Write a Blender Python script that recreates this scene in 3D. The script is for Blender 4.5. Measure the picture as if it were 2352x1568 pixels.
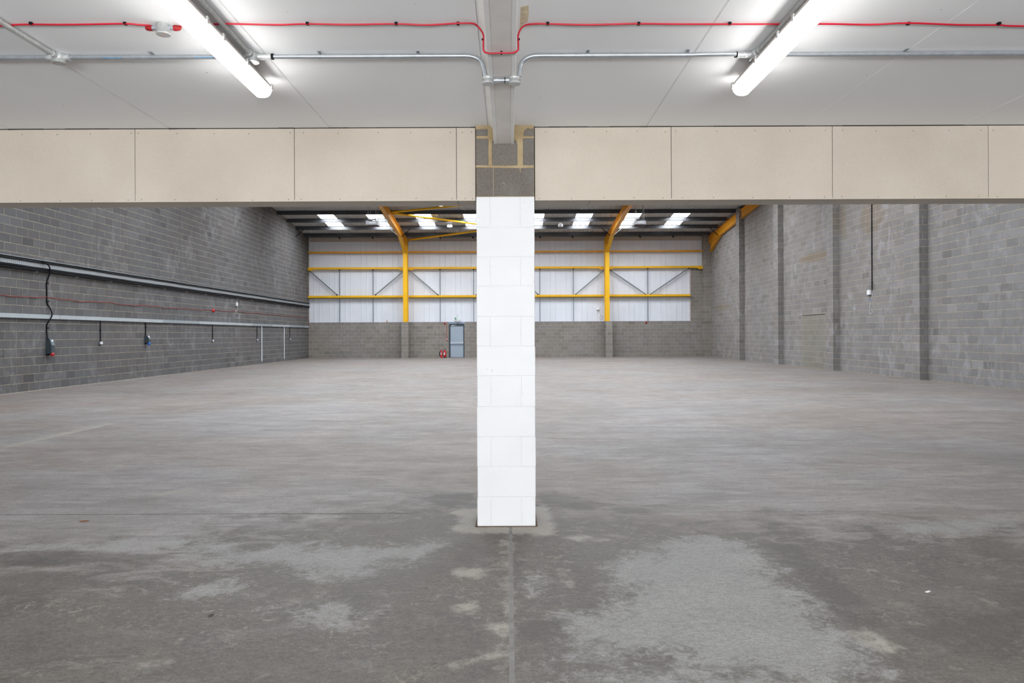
import bpy, math, random
import numpy as np
from mathutils import Vector, Matrix

for o in list(bpy.data.objects):
    bpy.data.objects.remove(o)
C = bpy.context.scene.collection
SC = bpy.context.scene
rnd = random.Random(7)

# ------------------------------------------------------------------ camera, world, exposure, large lights
F, VX, VY, CAMZ, ROLL = 1642.0, 1168.0, 768.0, 1.446, math.radians(0.25)
cam = bpy.data.objects.new('camera', bpy.data.cameras.new('camera'))
C.objects.link(cam)
cam.data.sensor_width = 36.0
cam.data.lens = 36.0 * F / 2352.0
cam.data.shift_x = (1176 - VX) / 2352.0
cam.data.shift_y = -(784 - VY) / 2352.0
cam.data.clip_end = 200
cam.location = (0, 0, CAMZ)
cam.rotation_euler = (math.pi / 2, ROLL, 0)
SC.camera = cam

SC.view_settings.view_transform = 'Standard'
SC.view_settings.look = 'None'
SC.view_settings.gamma = 1.0
SC.view_settings.exposure = 0.0
SC.view_settings.use_curve_mapping = False

ROOFLIGHT_L = 25.0
BATTEN_L = 21.0
world = bpy.data.worlds.new('overcast_sky')
SC.world = world
world.use_nodes = True
bg = world.node_tree.nodes['Background']
bg.inputs['Color'].default_value = (0.78, 0.87, 1.0, 1)
bg.inputs['Strength'].default_value = 1.5

def area(name, loc, rot, sx, sy, power, col):
    l = bpy.data.lights.new(name, 'AREA')
    l.shape = 'RECTANGLE'; l.size = sx; l.size_y = sy; l.energy = power; l.color = col
    o = bpy.data.objects.new(name, l); C.objects.link(o)
    o.location = loc; o.rotation_euler = rot
    return o
# overcast daylight entering through the open loading doorway in the front wall, behind the camera
area('doorway_daylight', (0, -6.4, 1.35), (math.radians(90), 0, 0), 6.6, 2.5, 360, (0.88, 0.94, 1.0))
# added fill lamp outside the same doorway, aimed up to brighten the ceiling
area('yard_bounce_daylight', (0, -6.9, 0.25), (math.radians(125), 0, 0), 7.5, 1.2, 1320, (0.95, 0.97, 1.0))
SC.cycles.max_bounces = 10
SC.cycles.diffuse_bounces = 6
SC.cycles.use_light_tree = True
SC.cycles.sample_clamp_indirect = 6

def project(p):
    d = p[1]
    if d < 0.2: return None
    u = p[0] / d * F; v = -(p[2] - CAMZ) / d * F
    c, s = math.cos(ROLL), math.sin(ROLL)
    return (VX + u * c + v * s, VY + v * c - u * s)
def at(px, py, Y):
    """point at depth Y seen at a pixel of the photograph"""
    u, v = px - VX, py - VY
    c, s = math.cos(ROLL), math.sin(ROLL)
    u, v = u * c - v * s, v * c + u * s
    return Vector((u / F * Y, Y, CAMZ - v / F * Y))
def on_x(px, py, X):
    """point of the plane x = X seen at a pixel"""
    d = at(px, py, 1.0)
    return at(px, py, X / d.x)
def on_floor(px, py):
    d = at(px, py, 1.0)
    return at(px, py, CAMZ / (CAMZ - d.z))

# ------------------------------------------------------------------ main dimensions (metres)
XL, XR, YB = -12.69, 12.77, 45.4
COURSE, MOD, JT = 0.2255, 0.45, 0.013
RIDGE_Y = 21.0
MEZZ_Z, MEZZ_Y = 3.02, 5.65
YF = -6.6
def purlin_z(y):           # underside of the purlins
    return 7.56 + 0.1 * (44.4 - y)
def roof_z(y):             # underside of the roof sheets
    if y < RIDGE_Y: y = 2 * RIDGE_Y - y
    return 7.77 + 0.1 * (44.4 - y)

# ------------------------------------------------------------------ materials
class NT:
    def __init__(self, name):
        self.m = bpy.data.materials.new(name); self.m.use_nodes = True
        self.t = self.m.node_tree; self.n = self.t.nodes; self.l = self.t.links
        self.b = self.n['Principled BSDF']
    def node(self, kind, ins=None, **props):
        nd = self.n.new(kind)
        for k, v in props.items(): setattr(nd, k, v)
        for k, v in (ins or {}).items():
            self.put(nd.inputs[k], v)
        return nd
    def put(self, sock, v):
        if hasattr(v, 'is_output') or isinstance(v, bpy.types.NodeSocket): self.l.new(v, sock)
        else:
            if isinstance(v, tuple) and len(v) == 3 and sock.type == 'RGBA': v = v + (1,)
            sock.default_value = v
    def pos(self):
        return self.node('ShaderNodeNewGeometry').outputs['Position']
    def sep(self, v):
        s = self.node('ShaderNodeSeparateXYZ', {0: v}); return s.outputs
    def mapped(self, v, sc=(1, 1, 1), rot=(0, 0, 0), loc=(0, 0, 0)):
        return self.node('ShaderNodeMapping', {'Vector': v, 'Scale': sc, 'Rotation': rot, 'Location': loc}).outputs[0]
    def noise(self, v, scale, detail=4, rough=0.55, dist=0.0):
        return self.node('ShaderNodeTexNoise', {'Vector': v, 'Scale': scale, 'Detail': detail, 'Roughness': rough, 'Distortion': dist}).outputs['Fac']
    def math(self, op, a, b=0.0, clamp=False):
        nd = self.node('ShaderNodeMath', {0: a, 1: b}, operation=op); nd.use_clamp = clamp
        return nd.outputs[0]
    def rng(self, v, a, b, c=0.0, d=1.0, smooth=False):
        nd = self.node('ShaderNodeMapRange', {'Value': v, 'From Min': a, 'From Max': b, 'To Min': c, 'To Max': d})
        if smooth: nd.interpolation_type = 'SMOOTHSTEP'
        return nd.outputs[0]
    def mix(self, f, a, b, mode='MIX'):
        nd = self.n.new('ShaderNodeMix'); nd.data_type = 'RGBA'; nd.blend_type = mode
        self.put(nd.inputs[0], f); self.put(nd.inputs[6], a); self.put(nd.inputs[7], b)
        return nd.outputs[2]
    def attr(self, name):
        return self.node('ShaderNodeAttribute', attribute_name=name).outputs['Fac']
    def bump(self, h, strength=0.3, dist=0.01):
        nd = self.node('ShaderNodeBump', {'Height': h, 'Strength': strength, 'Distance': dist})
        self.l.new(nd.outputs[0], self.b.inputs['Normal'])
    def out(self, col=None, rough=0.6, metal=0.0, spec=0.5, emit=None, es=0.0):
        b = self.b
        if col is not None: self.put(b.inputs['Base Color'], col)
        self.put(b.inputs['Roughness'], rough); b.inputs['Metallic'].default_value = metal
        b.inputs['Specular IOR Level'].default_value = spec
        if emit is not None:
            b.inputs['Emission Color'].default_value = emit + (1,); b.inputs['Emission Strength'].default_value = es
        return self.m

def lin(r, g, b):
    f = lambda c: (c / 255 / 12.92) if c <= 10 else ((c / 255 + 0.055) / 1.055) ** 2.4
    return (f(r), f(g), f(b))

def plain(name, col, rough=0.6, metal=0.0, spec=0.4, var=0.12, scale=6.0, bump=0.0):
    t = NT(name); p = t.pos()
    n = t.noise(p, scale, 5)
    c = t.mix(t.rng(n, 0.3, 0.7), tuple(x * (1 - var) for x in col), tuple(min(1, x * (1 + var)) for x in col))
    if bump: t.bump(t.noise(p, scale * 20, 3), bump, 0.004)
    return t.out(c, rough, metal, spec)

def block_material(name, dark, light, white=0.5, stains=False):
    t = NT(name); p = t.pos()
    tone = t.attr('tone')
    fine = t.noise(p, 160, 2, 0.7)
    mid = t.noise(p, 9, 5, 0.6)
    c = t.mix(tone, dark, light)
    c = t.mix(t.rng(fine, 0.35, 0.65), t.mix(1.0, c, (0.80, 0.80, 0.80), 'MULTIPLY'), t.mix(1.0, c, (1.18, 1.18, 1.18), 'MULTIPLY'))
    warm = t.noise(p, 0.35, 3)
    c = t.mix(t.rng(warm, 0.4, 0.62, 0, 0.6), c, t.mix(1.0, c, (1.04, 0.97, 0.90), 'MULTIPLY'))
    # lime bloom and splashes on the faces
    bl = t.noise(t.mapped(p, (1, 1, 0.6)), 3.2, 6, 0.65, 0.6)
    big = t.noise(p, 0.5, 2)
    m = t.math('MULTIPLY', t.rng(bl, 0.5, 0.68), t.rng(big, 0.38, 0.6), True)
    c = t.mix(t.math('MULTIPLY', m, white, True), c, (0.36, 0.36, 0.38))
    sp = t.noise(p, 14, 3, 0.5)
    c = t.mix(t.rng(sp, 0.70, 0.75, 0, 0.45 * white), c, (0.55, 0.55, 0.55))
    if stains:
        x, y, z = t.sep(p)
        wn = t.math('MULTIPLY', t.math('SUBTRACT', t.noise(p, 2.5, 4), 0.5), 1.2)
        for (cy, cz, ry, rz, k) in ((29.9, 4.62, 1.5, 0.2, .75), (25.1, 5.5, .8, .6, .55), (27.3, 5.7, .35, .7, .5), (42.6, 3.0, 1.6, .2, .5), (33.6, 2.0, .5, .3, .2)):
            dy = t.math('DIVIDE', t.math('SUBTRACT', y, cy), ry); dz = t.math('DIVIDE', t.math('SUBTRACT', z, cz), rz)
            d = t.math('ADD', t.math('MULTIPLY', dy, dy), t.math('MULTIPLY', dz, dz))
            d = t.math('ADD', d, wn)
            c = t.mix(t.rng(d, 1.25, 0.6, 0, k), c, (0.20, 0.155, 0.11))
    t.bump(t.math('ADD', t.math('MULTIPLY', fine, 0.6), mid), 0.35, 0.004)
    return t.out(c, 0.9, 0, 0.2)

M = {}
M['block'] = block_material('grey_blockwork', (0.078, 0.078, 0.081), (0.140, 0.140, 0.146), 0.28)  # left wall blocks: colour darkened for the dimmer light on that side
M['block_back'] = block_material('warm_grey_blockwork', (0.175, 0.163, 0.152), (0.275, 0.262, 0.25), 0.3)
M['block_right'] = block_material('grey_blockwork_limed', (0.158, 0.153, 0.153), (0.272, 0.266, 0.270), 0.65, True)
M['block_dark'] = block_material('dark_raw_blockwork', (0.135, 0.12, 0.105), (0.17, 0.155, 0.135), 0.25)
def mortar(name, a, b):
    t = NT(name); p = t.pos()
    n = t.noise(p, 5, 5, 0.6)
    c = t.mix(t.rng(n, 0.35, 0.65), a, b)
    t.bump(t.noise(p, 120, 2), 0.4, 0.003)
    return t.out(c, 0.95, 0, 0.1)
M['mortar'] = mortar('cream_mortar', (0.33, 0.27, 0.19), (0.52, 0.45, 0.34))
M['mortar_left'] = mortar('dull_cream_mortar', (0.27, 0.23, 0.17), (0.43, 0.38, 0.30))  # left wall mortar, darkened in colour along with its blocks
M['mortar_ochre'] = mortar('ochre_mortar', (0.30, 0.22, 0.12), (0.42, 0.33, 0.20))

def white_paint():
    t = NT('white_masonry_paint'); p = t.pos()
    n = t.noise(p, 3, 4)
    c = t.mix(t.rng(n, 0.3, 0.7), (0.665, 0.665, 0.664), (0.695, 0.695, 0.698))
    sp = t.noise(p, 35, 2, 0.4)
    c = t.mix(t.rng(sp, 0.76, 0.78, 0, 0.5), c, (0.45, 0.43, 0.4))
    t.bump(t.noise(p, 90, 3), 0.12, 0.004)
    return t.out(c, 0.55, 0, 0.35)
M['white_paint'] = white_paint()

def board_mat(name, a, b, scuff=(0.42, 0.36, 0.30)):
    t = NT(name); p = t.pos()
    n = t.noise(p, 1.6, 4); fine = t.noise(p, 130, 2)
    tone = t.attr('tone')
    c = t.mix(t.rng(n, 0.3, 0.7), a, b)
    c = t.mix(t.math('MULTIPLY', tone, 0.5), c, t.mix(1.0, c, (0.86, 0.86, 0.88), 'MULTIPLY'))
    c = t.mix(t.rng(fine, 0.3, 0.7, 0, 0.25), c, t.mix(1.0, c, (0.7, 0.68, 0.66), 'MULTIPLY'))
    s = t.noise(t.mapped(p, (1.0, 1.0, 14.0)), 2.2, 5, 0.6)
    g = t.noise(p, 1.1, 2)
    c = t.mix(t.math('MULTIPLY', t.rng(s, 0.62, 0.74, 0, 0.35), t.rng(g, 0.45, 0.6)), c, scuff)
    t.bump(fine, 0.1, 0.002)
    return t.out(c, 0.85, 0, 0.2)
M['casing'] = board_mat('cream_cement_board', (0.50, 0.437, 0.362), (0.572, 0.508, 0.428))
M['soffit'] = board_mat('cream_soffit_board', (0.50, 0.455, 0.39), (0.57, 0.52, 0.45))
M['closer'] = board_mat('pale_closer_board', (0.40, 0.34, 0.28), (0.44, 0.38, 0.32))

def ceiling_mat():
    t = NT('off_white_plasterboard'); p = t.pos()
    n = t.noise(p, 0.8, 3)
    c = t.mix(t.rng(n, 0.3, 0.7), (0.86, 0.865, 0.87), (0.89, 0.895, 0.90))
    sp = t.noise(p, 34, 2, 0.3)
    c = t.mix(t.rng(sp, 0.80, 0.81, 0, 0.6), c, (0.25, 0.24, 0.23))
    t.bump(t.noise(p, 100, 2), 0.05, 0.002)
    return t.out(c, 0.7, 0, 0.3)
M['ceiling'] = ceiling_mat()
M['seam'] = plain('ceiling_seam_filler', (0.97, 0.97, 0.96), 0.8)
M['seam_dark'] = plain('ceiling_seam_shadow', (0.70, 0.70, 0.69), 0.8)  # duller seam tape for the left and middle boards
M['boxing'] = plain('pale_boxing_board', (0.80, 0.76, 0.725), 0.7, var=0.05)
M['galv'] = plain('galvanised_steel', (0.40, 0.425, 0.45), 0.32, 0.6, 0.5, 0.12, 25)
M['galv_dull'] = plain('dull_cast_steel', (0.50, 0.51, 0.50), 0.5, 0.5, 0.5, 0.15, 40)
M['trunking'] = plain('galvanised_trunking', (0.42, 0.46, 0.49), 0.5, 0.3, 0.5, 0.06, 4)
M['trunking_b'] = plain('weathered_trunking', (0.30, 0.34, 0.37), 0.5, 0.3, 0.5, 0.06, 4)
M['red_cable'] = plain('red_cable_sheath', (0.46, 0.003, 0.02), 0.4, 0, 0.5, 0.1, 10)
M['red_cable_dull'] = plain('dull_red_cable', (0.26, 0.05, 0.045), 0.6, 0, 0.3, 0.1, 10)
M['red_plastic'] = plain('red_plastic', (0.50, 0.01, 0.015), 0.35, 0, 0.5, 0.05)
M['red_gland'] = plain('red_gland_rubber', (0.26, 0.006, 0.008), 0.6, 0, 0.4, 0.2, 60)
M['blue_plastic'] = plain('blue_plastic', (0.02, 0.14, 0.55), 0.35)
M['black'] = plain('black_rubber', (0.005, 0.005, 0.007), 0.6, 0, 0.15, 0.2)
M['conduit_black'] = plain('black_conduit', (0.010, 0.009, 0.014), 0.45)
M['purlin'] = plain('dark_painted_purlin', (0.036, 0.038, 0.044), 0.28, 0.0, 0.9, 0.1)
M['slate'] = plain('slate_grey_plastic', (0.045, 0.062, 0.075), 0.5)
M['slate_light'] = plain('worn_slate_plastic', (0.11, 0.14, 0.16), 0.5)
M['white_plastic'] = plain('white_plastic', (0.80, 0.81, 0.83), 0.4)
M['grey_metal'] = plain('brushed_socket_metal', (0.30, 0.30, 0.36), 0.4, 0.5)
M['yellow'] = plain('yellow_steel_paint', (0.78, 0.43, 0.004), 0.42, 0, 0.5, 0.05, 2)
M['orange'] = plain('orange_yellow_steel_paint', (0.66, 0.29, 0.006), 0.45, 0, 0.5, 0.08, 2)
M['orange_dark'] = plain('orange_cleat_paint', (0.42, 0.12, 0.02), 0.5)
M['sheet'] = plain('white_liner_sheet', (0.70, 0.73, 0.79), 0.42, 0, 0.45, 0.035, 0.9)
M['roof_sheet'] = plain('pale_grey_roof_liner', (0.42, 0.415, 0.40), 0.5, 0, 0.4, 0.05, 0.7)
M['grey_rod'] = plain('grey_cold_formed_steel', (0.16, 0.19, 0.22), 0.45, 0.3)
M['door'] = plain('blue_grey_door_paint', (0.31, 0.37, 0.44), 0.45, 0, 0.5, 0.03)
M['door_frame'] = plain('dark_slate_frame_paint', (0.030, 0.045, 0.065), 0.45)
M['lintel'] = plain('blue_grey_lintel', (0.22, 0.27, 0.35), 0.5)
M['steel_bar'] = plain('bright_steel_bar', (0.75, 0.76, 0.80), 0.3, 0.4)
M['green'] = plain('exit_sign_green', (0.0, 0.22, 0.13), 0.5)
M['heater_dark'] = plain('dark_maroon_grille', (0.035, 0.006, 0.010), 0.6)
M['heater'] = plain('white_enamel_case', (0.50, 0.50, 0.54), 0.4)
M['lamp_body'] = plain('grey_polycarbonate_body', (0.56, 0.52, 0.49), 0.5)
M['lamp_clip'] = plain('clear_clip_plastic', (0.60, 0.60, 0.58), 0.3)
M['copper'] = plain('orange_screw', (0.45, 0.13, 0.02), 0.5)
M['blue_print'] = plain('cyan_pipe_print', (0.01, 0.30, 0.62), 0.5)
M['screw'] = plain('dark_screw_head', (0.025, 0.022, 0.02), 0.6)
M['red_mark'] = plain('brick_red_print', (0.20, 0.075, 0.06), 0.9)
M['chalk'] = plain('white_chalk_mark', (0.55, 0.55, 0.58), 0.9)
M['sealant'] = plain('grey_movement_sealant', (0.10, 0.095, 0.095), 0.8)
M['joint_light'] = plain('pale_joint_filler', (0.225, 0.218, 0.208), 0.8, var=0.2, scale=12)
M['joint_dark'] = plain('dark_floor_joint', (0.07, 0.065, 0.06), 0.9)
M['joint_far'] = plain('dusty_floor_joint', (0.22, 0.21, 0.20), 0.9)
M['joint_edge'] = plain('pale_edge_dust', (0.40, 0.39, 0.375), 0.9, var=0.2, scale=9)
M['dirt_red'] = plain('dull_reddish_leaf', (0.22, 0.085, 0.045), 0.9)
M['tan'] = plain('tan_filler', (0.66, 0.57, 0.40), 0.9, var=0.2, scale=20)
M['dirt'] = plain('brown_dirt', (0.15, 0.10, 0.06), 0.95, var=0.3, scale=20)
M['plaster'] = plain('plain_plaster', (0.45, 0.45, 0.44), 0.9)
M['paper'] = plain('white_paper', (0.8, 0.8, 0.8), 0.8)
M['wire_white'] = plain('white_flex', (0.55, 0.57, 0.58), 0.5)
M['wire_grey'] = plain('grey_flex', (0.30, 0.31, 0.33), 0.5)
M['pipe_white'] = plain('white_plastic_pipe', (0.72, 0.75, 0.78), 0.4)
t = NT('lamp_lens'); M['lens'] = t.out((0.9, 0.9, 0.9), 0.3, 0, 0.5, (1.0, 0.985, 0.96), BATTEN_L)
t = NT('rooflight_sheet'); M['rooflight'] = t.out((0.9, 0.9, 0.9), 0.4, 0, 0.5, (0.90, 0.95, 1.0), ROOFLIGHT_L)
t = NT('high_bay_lens'); M['bay_lens'] = t.out((0.9, 0.9, 0.9), 0.3, 0, 0.5, (1.0, 0.93, 0.86), 14.0)

def tray_mat():
    t = NT('perforated_tray_steel'); p = t.pos()
    x, y, z = t.sep(p)
    cy = t.math('FRACT', t.math('MULTIPLY', y, 1 / 0.075)); cz = t.math('FRACT', t.math('MULTIPLY', z, 1 / 0.032))
    a = t.math('MULTIPLY', t.math('ABSOLUTE', t.math('SUBTRACT', cy, 0.5)), 1.0)
    b = t.math('ABSOLUTE', t.math('SUBTRACT', cz, 0.5))
    slot = t.math('MULTIPLY', t.math('LESS_THAN', a, 0.27), t.math('LESS_THAN', b, 0.22))
    c = t.mix(slot, (0.42, 0.46, 0.49), (0.10, 0.11, 0.12))
    return t.out(c, 0.45, 0.4, 0.5)
M['tray'] = tray_mat()

def floor_mat():
    t = NT('worn_concrete_floor'); p = t.pos()
    A, B, D, Fz = t.attr('patch_grey'), t.attr('patch_cream'), t.attr('patch_dark'), t.attr('zone_dusty')
    n1 = t.noise(p, 0.9, 8, 0.6)
    n2 = t.noise(p, 3.2, 8, 0.68, 0.4)
    n3 = t.noise(p, 75, 4, 0.75)
    n4 = t.noise(t.mapped(p, (1, 1.6, 1)), 22, 6, 0.75, 0.3)
    st = t.noise(t.mapped(p, (1.0, 2.0, 1), (0, 0, 0.25)), 2.0, 9, 0.72, 0.8)
    st2 = t.noise(t.mapped(p, (0.6, 1.8, 1)), 1.3, 9, 0.72, 0.4)
    # bare power-floated slab, dark and mottled
    c = t.mix(t.rng(n2, 0.36, 0.62), (0.083, 0.071, 0.062), (0.166, 0.148, 0.132))
    c = t.mix(t.rng(n1, 0.42, 0.60, 0, 0.5), c, (0.134, 0.124, 0.108))
    c = t.mix(t.rng(st, 0.54, 0.64, 0, 0.55), c, (0.20, 0.192, 0.175))
    sc = t.noise(t.mapped(p, (1, 1, 1), (0, 0, 0.5)), 16, 8, 0.8, 1.2)
    msk = t.rng(t.noise(p, 1.7, 4, 0.6), 0.44, 0.60)
    c = t.mix(t.math('MULTIPLY', t.rng(sc, 0.53, 0.60, 0, 0.75), msk), c, (0.29, 0.268, 0.224))
    c = t.mix(t.rng(n4, 0.53, 0.62, 0, 0.45), c, (0.21, 0.196, 0.168))
    c = t.mix(t.rng(n4, 0.46, 0.36, 0, 0.5), c, (0.058, 0.050, 0.044))
    pk = t.noise(p, 5, 7, 0.72, 0.5)
    c = t.mix(t.rng(pk, 0.60, 0.635, 0, 0.6), c, (0.235, 0.222, 0.19))
    # paler slab further in
    far = t.mix(t.rng(st2, 0.36, 0.64), (0.255, 0.238, 0.232), (0.415, 0.393, 0.392))
    far = t.mix(t.rng(n1, 0.45, 0.65, 0, 0.4), far, (0.360, 0.340, 0.333))
    far = t.mix(t.rng(t.noise(t.mapped(p, (0.5, 2.0, 1)), 3.5, 8, 0.75), 0.60, 0.70, 0, 0.55), far, (0.150, 0.138, 0.132))
    far = t.mix(t.rng(n4, 0.53, 0.64, 0, 0.3), far, (0.33, 0.318, 0.305))
    far = t.mix(t.rng(sc, 0.47, 0.38, 0, 0.5), far, (0.15, 0.135, 0.125))
    far = t.mix(t.rng(t.noise(t.mapped(p, (1, 1, 1), (0, 0, 0), (7, 3, 0)), 0.45, 4), 0.45, 0.62, 0, 0.35), far, (0.20, 0.178, 0.158))
    ysep = t.sep(p)[1]
    sk = t.noise(t.mapped(p, (0.55, 2.6, 1), (0, 0, 0.06)), 4.5, 8, 0.75, 0.8)
    far = t.mix(t.rng(sk, 0.53, 0.62, 0, 0.55), far, (0.225, 0.196, 0.178))
    far = t.mix(t.rng(sk, 0.45, 0.37, 0, 0.5), far, (0.44, 0.42, 0.415))
    tint = t.noise(t.mapped(p, (1, 1, 1), (0, 0, 0), (20, 11, 0)), 0.28, 4, 0.6)
    far = t.mix(t.rng(tint, 0.42, 0.60), far, t.mix(1.0, far, (1.0, 0.93, 0.87), 'MULTIPLY'))
    far = t.mix(t.rng(ysep, 7.0, 18), far, t.mix(1.0, far, (0.66, 0.65, 0.645), 'MULTIPLY'))
    wz = t.math('ADD', t.math('MULTIPLY', t.math('SUBTRACT', st, 0.5), 3.6), t.math('MULTIPLY', t.math('SUBTRACT', n2, 0.5), 2.0))
    c = t.mix(t.rng(t.math('ADD', Fz, wz), -0.55, 0.50), c, far)
    # laitance and skim patches
    w = t.math('ADD', t.math('MULTIPLY', t.math('SUBTRACT', sc, 0.5), 0.9), t.math('MULTIPLY', t.math('SUBTRACT', n2, 0.5), 0.9))
    mA = t.rng(t.math('ADD', A, w), -0.07, 0.13)
    ca = t.mix(t.rng(n2, 0.35, 0.65), (0.262, 0.260, 0.253), (0.345, 0.343, 0.338))
    c = t.mix(t.math('MULTIPLY', mA, t.rng(n4, 0.40, 0.58, 0.62, 0.95)), c, ca)
    wb = t.math('MULTIPLY', t.math('SUBTRACT', t.noise(p, 7, 6, 0.7), 0.5), 0.28)
    mB = t.rng(t.math('ADD', B, wb), -0.02, 0.05)
    cb = t.mix(t.rng(n2, 0.35, 0.65), (0.33, 0.308, 0.265), (0.43, 0.404, 0.355))
    c = t.mix(t.math('MULTIPLY', mB, 0.85), c, cb)
    mD = t.rng(t.math('ADD', D, wb), -0.02, 0.04)
    c = t.mix(t.math('MULTIPLY', mD, 0.5), c, (0.075, 0.068, 0.061))
    c = t.mix(t.rng(n3, 0.40, 0.60), t.mix(1.0, c, (0.84, 0.83, 0.82), 'MULTIPLY'), t.mix(1.0, c, (1.13, 1.12, 1.12), 'MULTIPLY'))
    grit = t.noise(p, 190, 3, 0.8)
    c = t.mix(t.rng(grit, 0.36, 0.64), t.mix(1.0, c, (0.80, 0.80, 0.80), 'MULTIPLY'), t.mix(1.0, c, (1.2, 1.2, 1.2), 'MULTIPLY'))
    t.bump(t.math('ADD', n3, t.math('MULTIPLY', n2, 2.0)), 0.10, 0.004)
    r = t.rng(n2, 0.3, 0.7, 0.50, 0.72)
    return t.out(c, r, 0, 0.35)
M['floor'] = floor_mat()

# ------------------------------------------------------------------ mesh builder
class MB:
    def __init__(s): s.v = []; s.f = []; s.tone = []; s.sm = []
    def add(s, vs, fs, tone=0.5, smooth=False):
        o = len(s.v); s.v += [tuple(v) for v in vs]
        for f in fs: s.f.append(tuple(i + o for i in f)); s.tone.append(tone); s.sm.append(smooth)
        return s
    def box(s, x0, x1, y0, y1, z0, z1, tone=0.5):
        if x1 < x0: x0, x1 = x1, x0
        if y1 < y0: y0, y1 = y1, y0
        if z1 < z0: z0, z1 = z1, z0
        v = [(x, y, z) for z in (z0, z1) for y in (y0, y1) for x in (x0, x1)]
        return s.add(v, [(0, 2, 3, 1), (4, 5, 7, 6), (0, 1, 5, 4), (2, 6, 7, 3), (0, 4, 6, 2), (1, 3, 7, 5)], tone)
    def cbox(s, x0, x1, y0, y1, z0, z1, b=0.004, tone=0.5, M4=None):
        """chamfered box"""
        c = ((x0 + x1) / 2, (y0 + y1) / 2, (z0 + z1) / 2)
        h = (abs(x1 - x0) / 2, abs(y1 - y0) / 2, abs(z1 - z0) / 2)
        b = min(b, *(q * 0.49 for q in h)); vs = []; idx = {}
        for sx in (-1, 1):
            for sy in (-1, 1):
                for sz in (-1, 1):
                    for ax in range(3):
                        q = [h[i] - (0 if i == ax else b) for i in range(3)]
                        idx[(sx, sy, sz, ax)] = len(vs)
                        vs.append(Vector((c[0] + sx * q[0], c[1] + sy * q[1], c[2] + sz * q[2])))
        fs = []
        for sx in (-1, 1):
            fs.append([idx[(sx, a, d, 0)] for a, d in ((-1, -1), (1, -1), (1, 1), (-1, 1))][::sx])
            fs.append([idx[(a, sx, d, 1)] for a, d in ((-1, -1), (1, -1), (1, 1), (-1, 1))][::-sx])
            fs.append([idx[(a, d, sx, 2)] for a, d in ((-1, -1), (1, -1), (1, 1), (-1, 1))][::sx])
        for a in (-1, 1):
            for d in (-1, 1):
                fs.append([idx[(-1, a, d, 1)], idx[(1, a, d, 1)], idx[(1, a, d, 2)], idx[(-1, a, d, 2)]][::a * d])
                fs.append([idx[(a, -1, d, 0)], idx[(a, 1, d, 0)], idx[(a, 1, d, 2)], idx[(a, -1, d, 2)]][::-a * d])
                fs.append([idx[(a, d, -1, 0)], idx[(a, d, 1, 0)], idx[(a, d, 1, 1)], idx[(a, d, -1, 1)]][::a * d])
                for e in (-1, 1):
                    fs.append([idx[(a, d, e, k)] for k in (0, 1, 2)][::a * d * e])
        if M4 is not None: vs = [M4 @ v for v in vs]
        return s.add(vs, [tuple(f) for f in fs], tone)
    def bar(s, p0, p1, w, h, up=(0, 0, 1), tone=0.5):
        p0, p1 = Vector(p0), Vector(p1); d = (p1 - p0).normalized(); up = Vector(up)
        side = d.cross(up).normalized(); up = side.cross(d).normalized()
        v = [p + side * (a * w / 2) + up * (b * h / 2) for p in (p0, p1) for a, b in ((-1, -1), (1, -1), (1, 1), (-1, 1))]
        return s.add(v, [(0, 1, 2, 3), (7, 6, 5, 4), (0, 4, 5, 1), (1, 5, 6, 2), (2, 6, 7, 3), (3, 7, 4, 0)], tone)
    def tube(s, pts, r, seg=8, cap=True, tone=0.5):
        pts = [Vector(p) for p in pts]; n = len(pts); rs = r if isinstance(r, (list, tuple)) else [r] * n
        ref = None; vs = []
        for i, p in enumerate(pts):
            d = (pts[min(i + 1, n - 1)] - pts[max(i - 1, 0)]).normalized()
            if ref is None: ref = d.orthogonal().normalized()
            a = (ref - d * ref.dot(d)).normalized(); b = d.cross(a); ref = a
            vs += [p + (a * math.cos(2 * math.pi * k / seg) + b * math.sin(2 * math.pi * k / seg)) * rs[i] for k in range(seg)]
        fs = [(i * seg + k, i * seg + (k + 1) % seg, (i + 1) * seg + (k + 1) % seg, (i + 1) * seg + k) for i in range(n - 1) for k in range(seg)]
        s.add(vs, fs, tone, True)
        if cap: s.add(vs[:seg], [tuple(range(seg))[::-1]], tone); s.add(vs[-seg:], [tuple(range(seg))], tone)
        return s
    def cyl(s, p0, p1, r, seg=16, tone=0.5): return s.tube([p0, p1], r, seg, True, tone)
    def lathe(s, base, axis, prof, seg=16, tone=0.5):
        """prof: (distance along axis, radius)"""
        base = Vector(base); axis = Vector(axis).normalized()
        return s.tube([base + axis * a for a, _ in prof], [max(r, 1e-4) for _, r in prof], seg, True, tone)
    def prism(s, poly, axis, a0, a1, tone=0.5):
        """poly in the plane normal to axis ('x': (y,z), 'y': (x,z), 'z': (x,y))"""
        def mk(p, a):
            return {'x': (a, p[0], p[1]), 'y': (p[0], a, p[1]), 'z': (p[0], p[1], a)}[axis]
        n = len(poly); v = [mk(p, a0) for p in poly] + [mk(p, a1) for p in poly]
        fs = [tuple(range(n))[::-1], tuple(range(n, 2 * n))] + [(i, (i + 1) % n, n + (i + 1) % n, n + i) for i in range(n)]
        return s.add(v, fs, tone)
    def mesh(s, name, mat, off=Vector((0, 0, 0)), fix=False):
        me = bpy.data.meshes.new(name)
        vs = [(v[0] - off[0], v[1] - off[1], v[2] - off[2]) for v in s.v] if off.length else s.v
        me.from_pydata(vs, [], s.f)
        me.materials.append(mat)
        at_ = me.attributes.new('tone', 'FLOAT', 'FACE'); at_.data.foreach_set('value', s.tone)
        me.polygons.foreach_set('use_smooth', s.sm)
        me.update()
        return me

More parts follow.
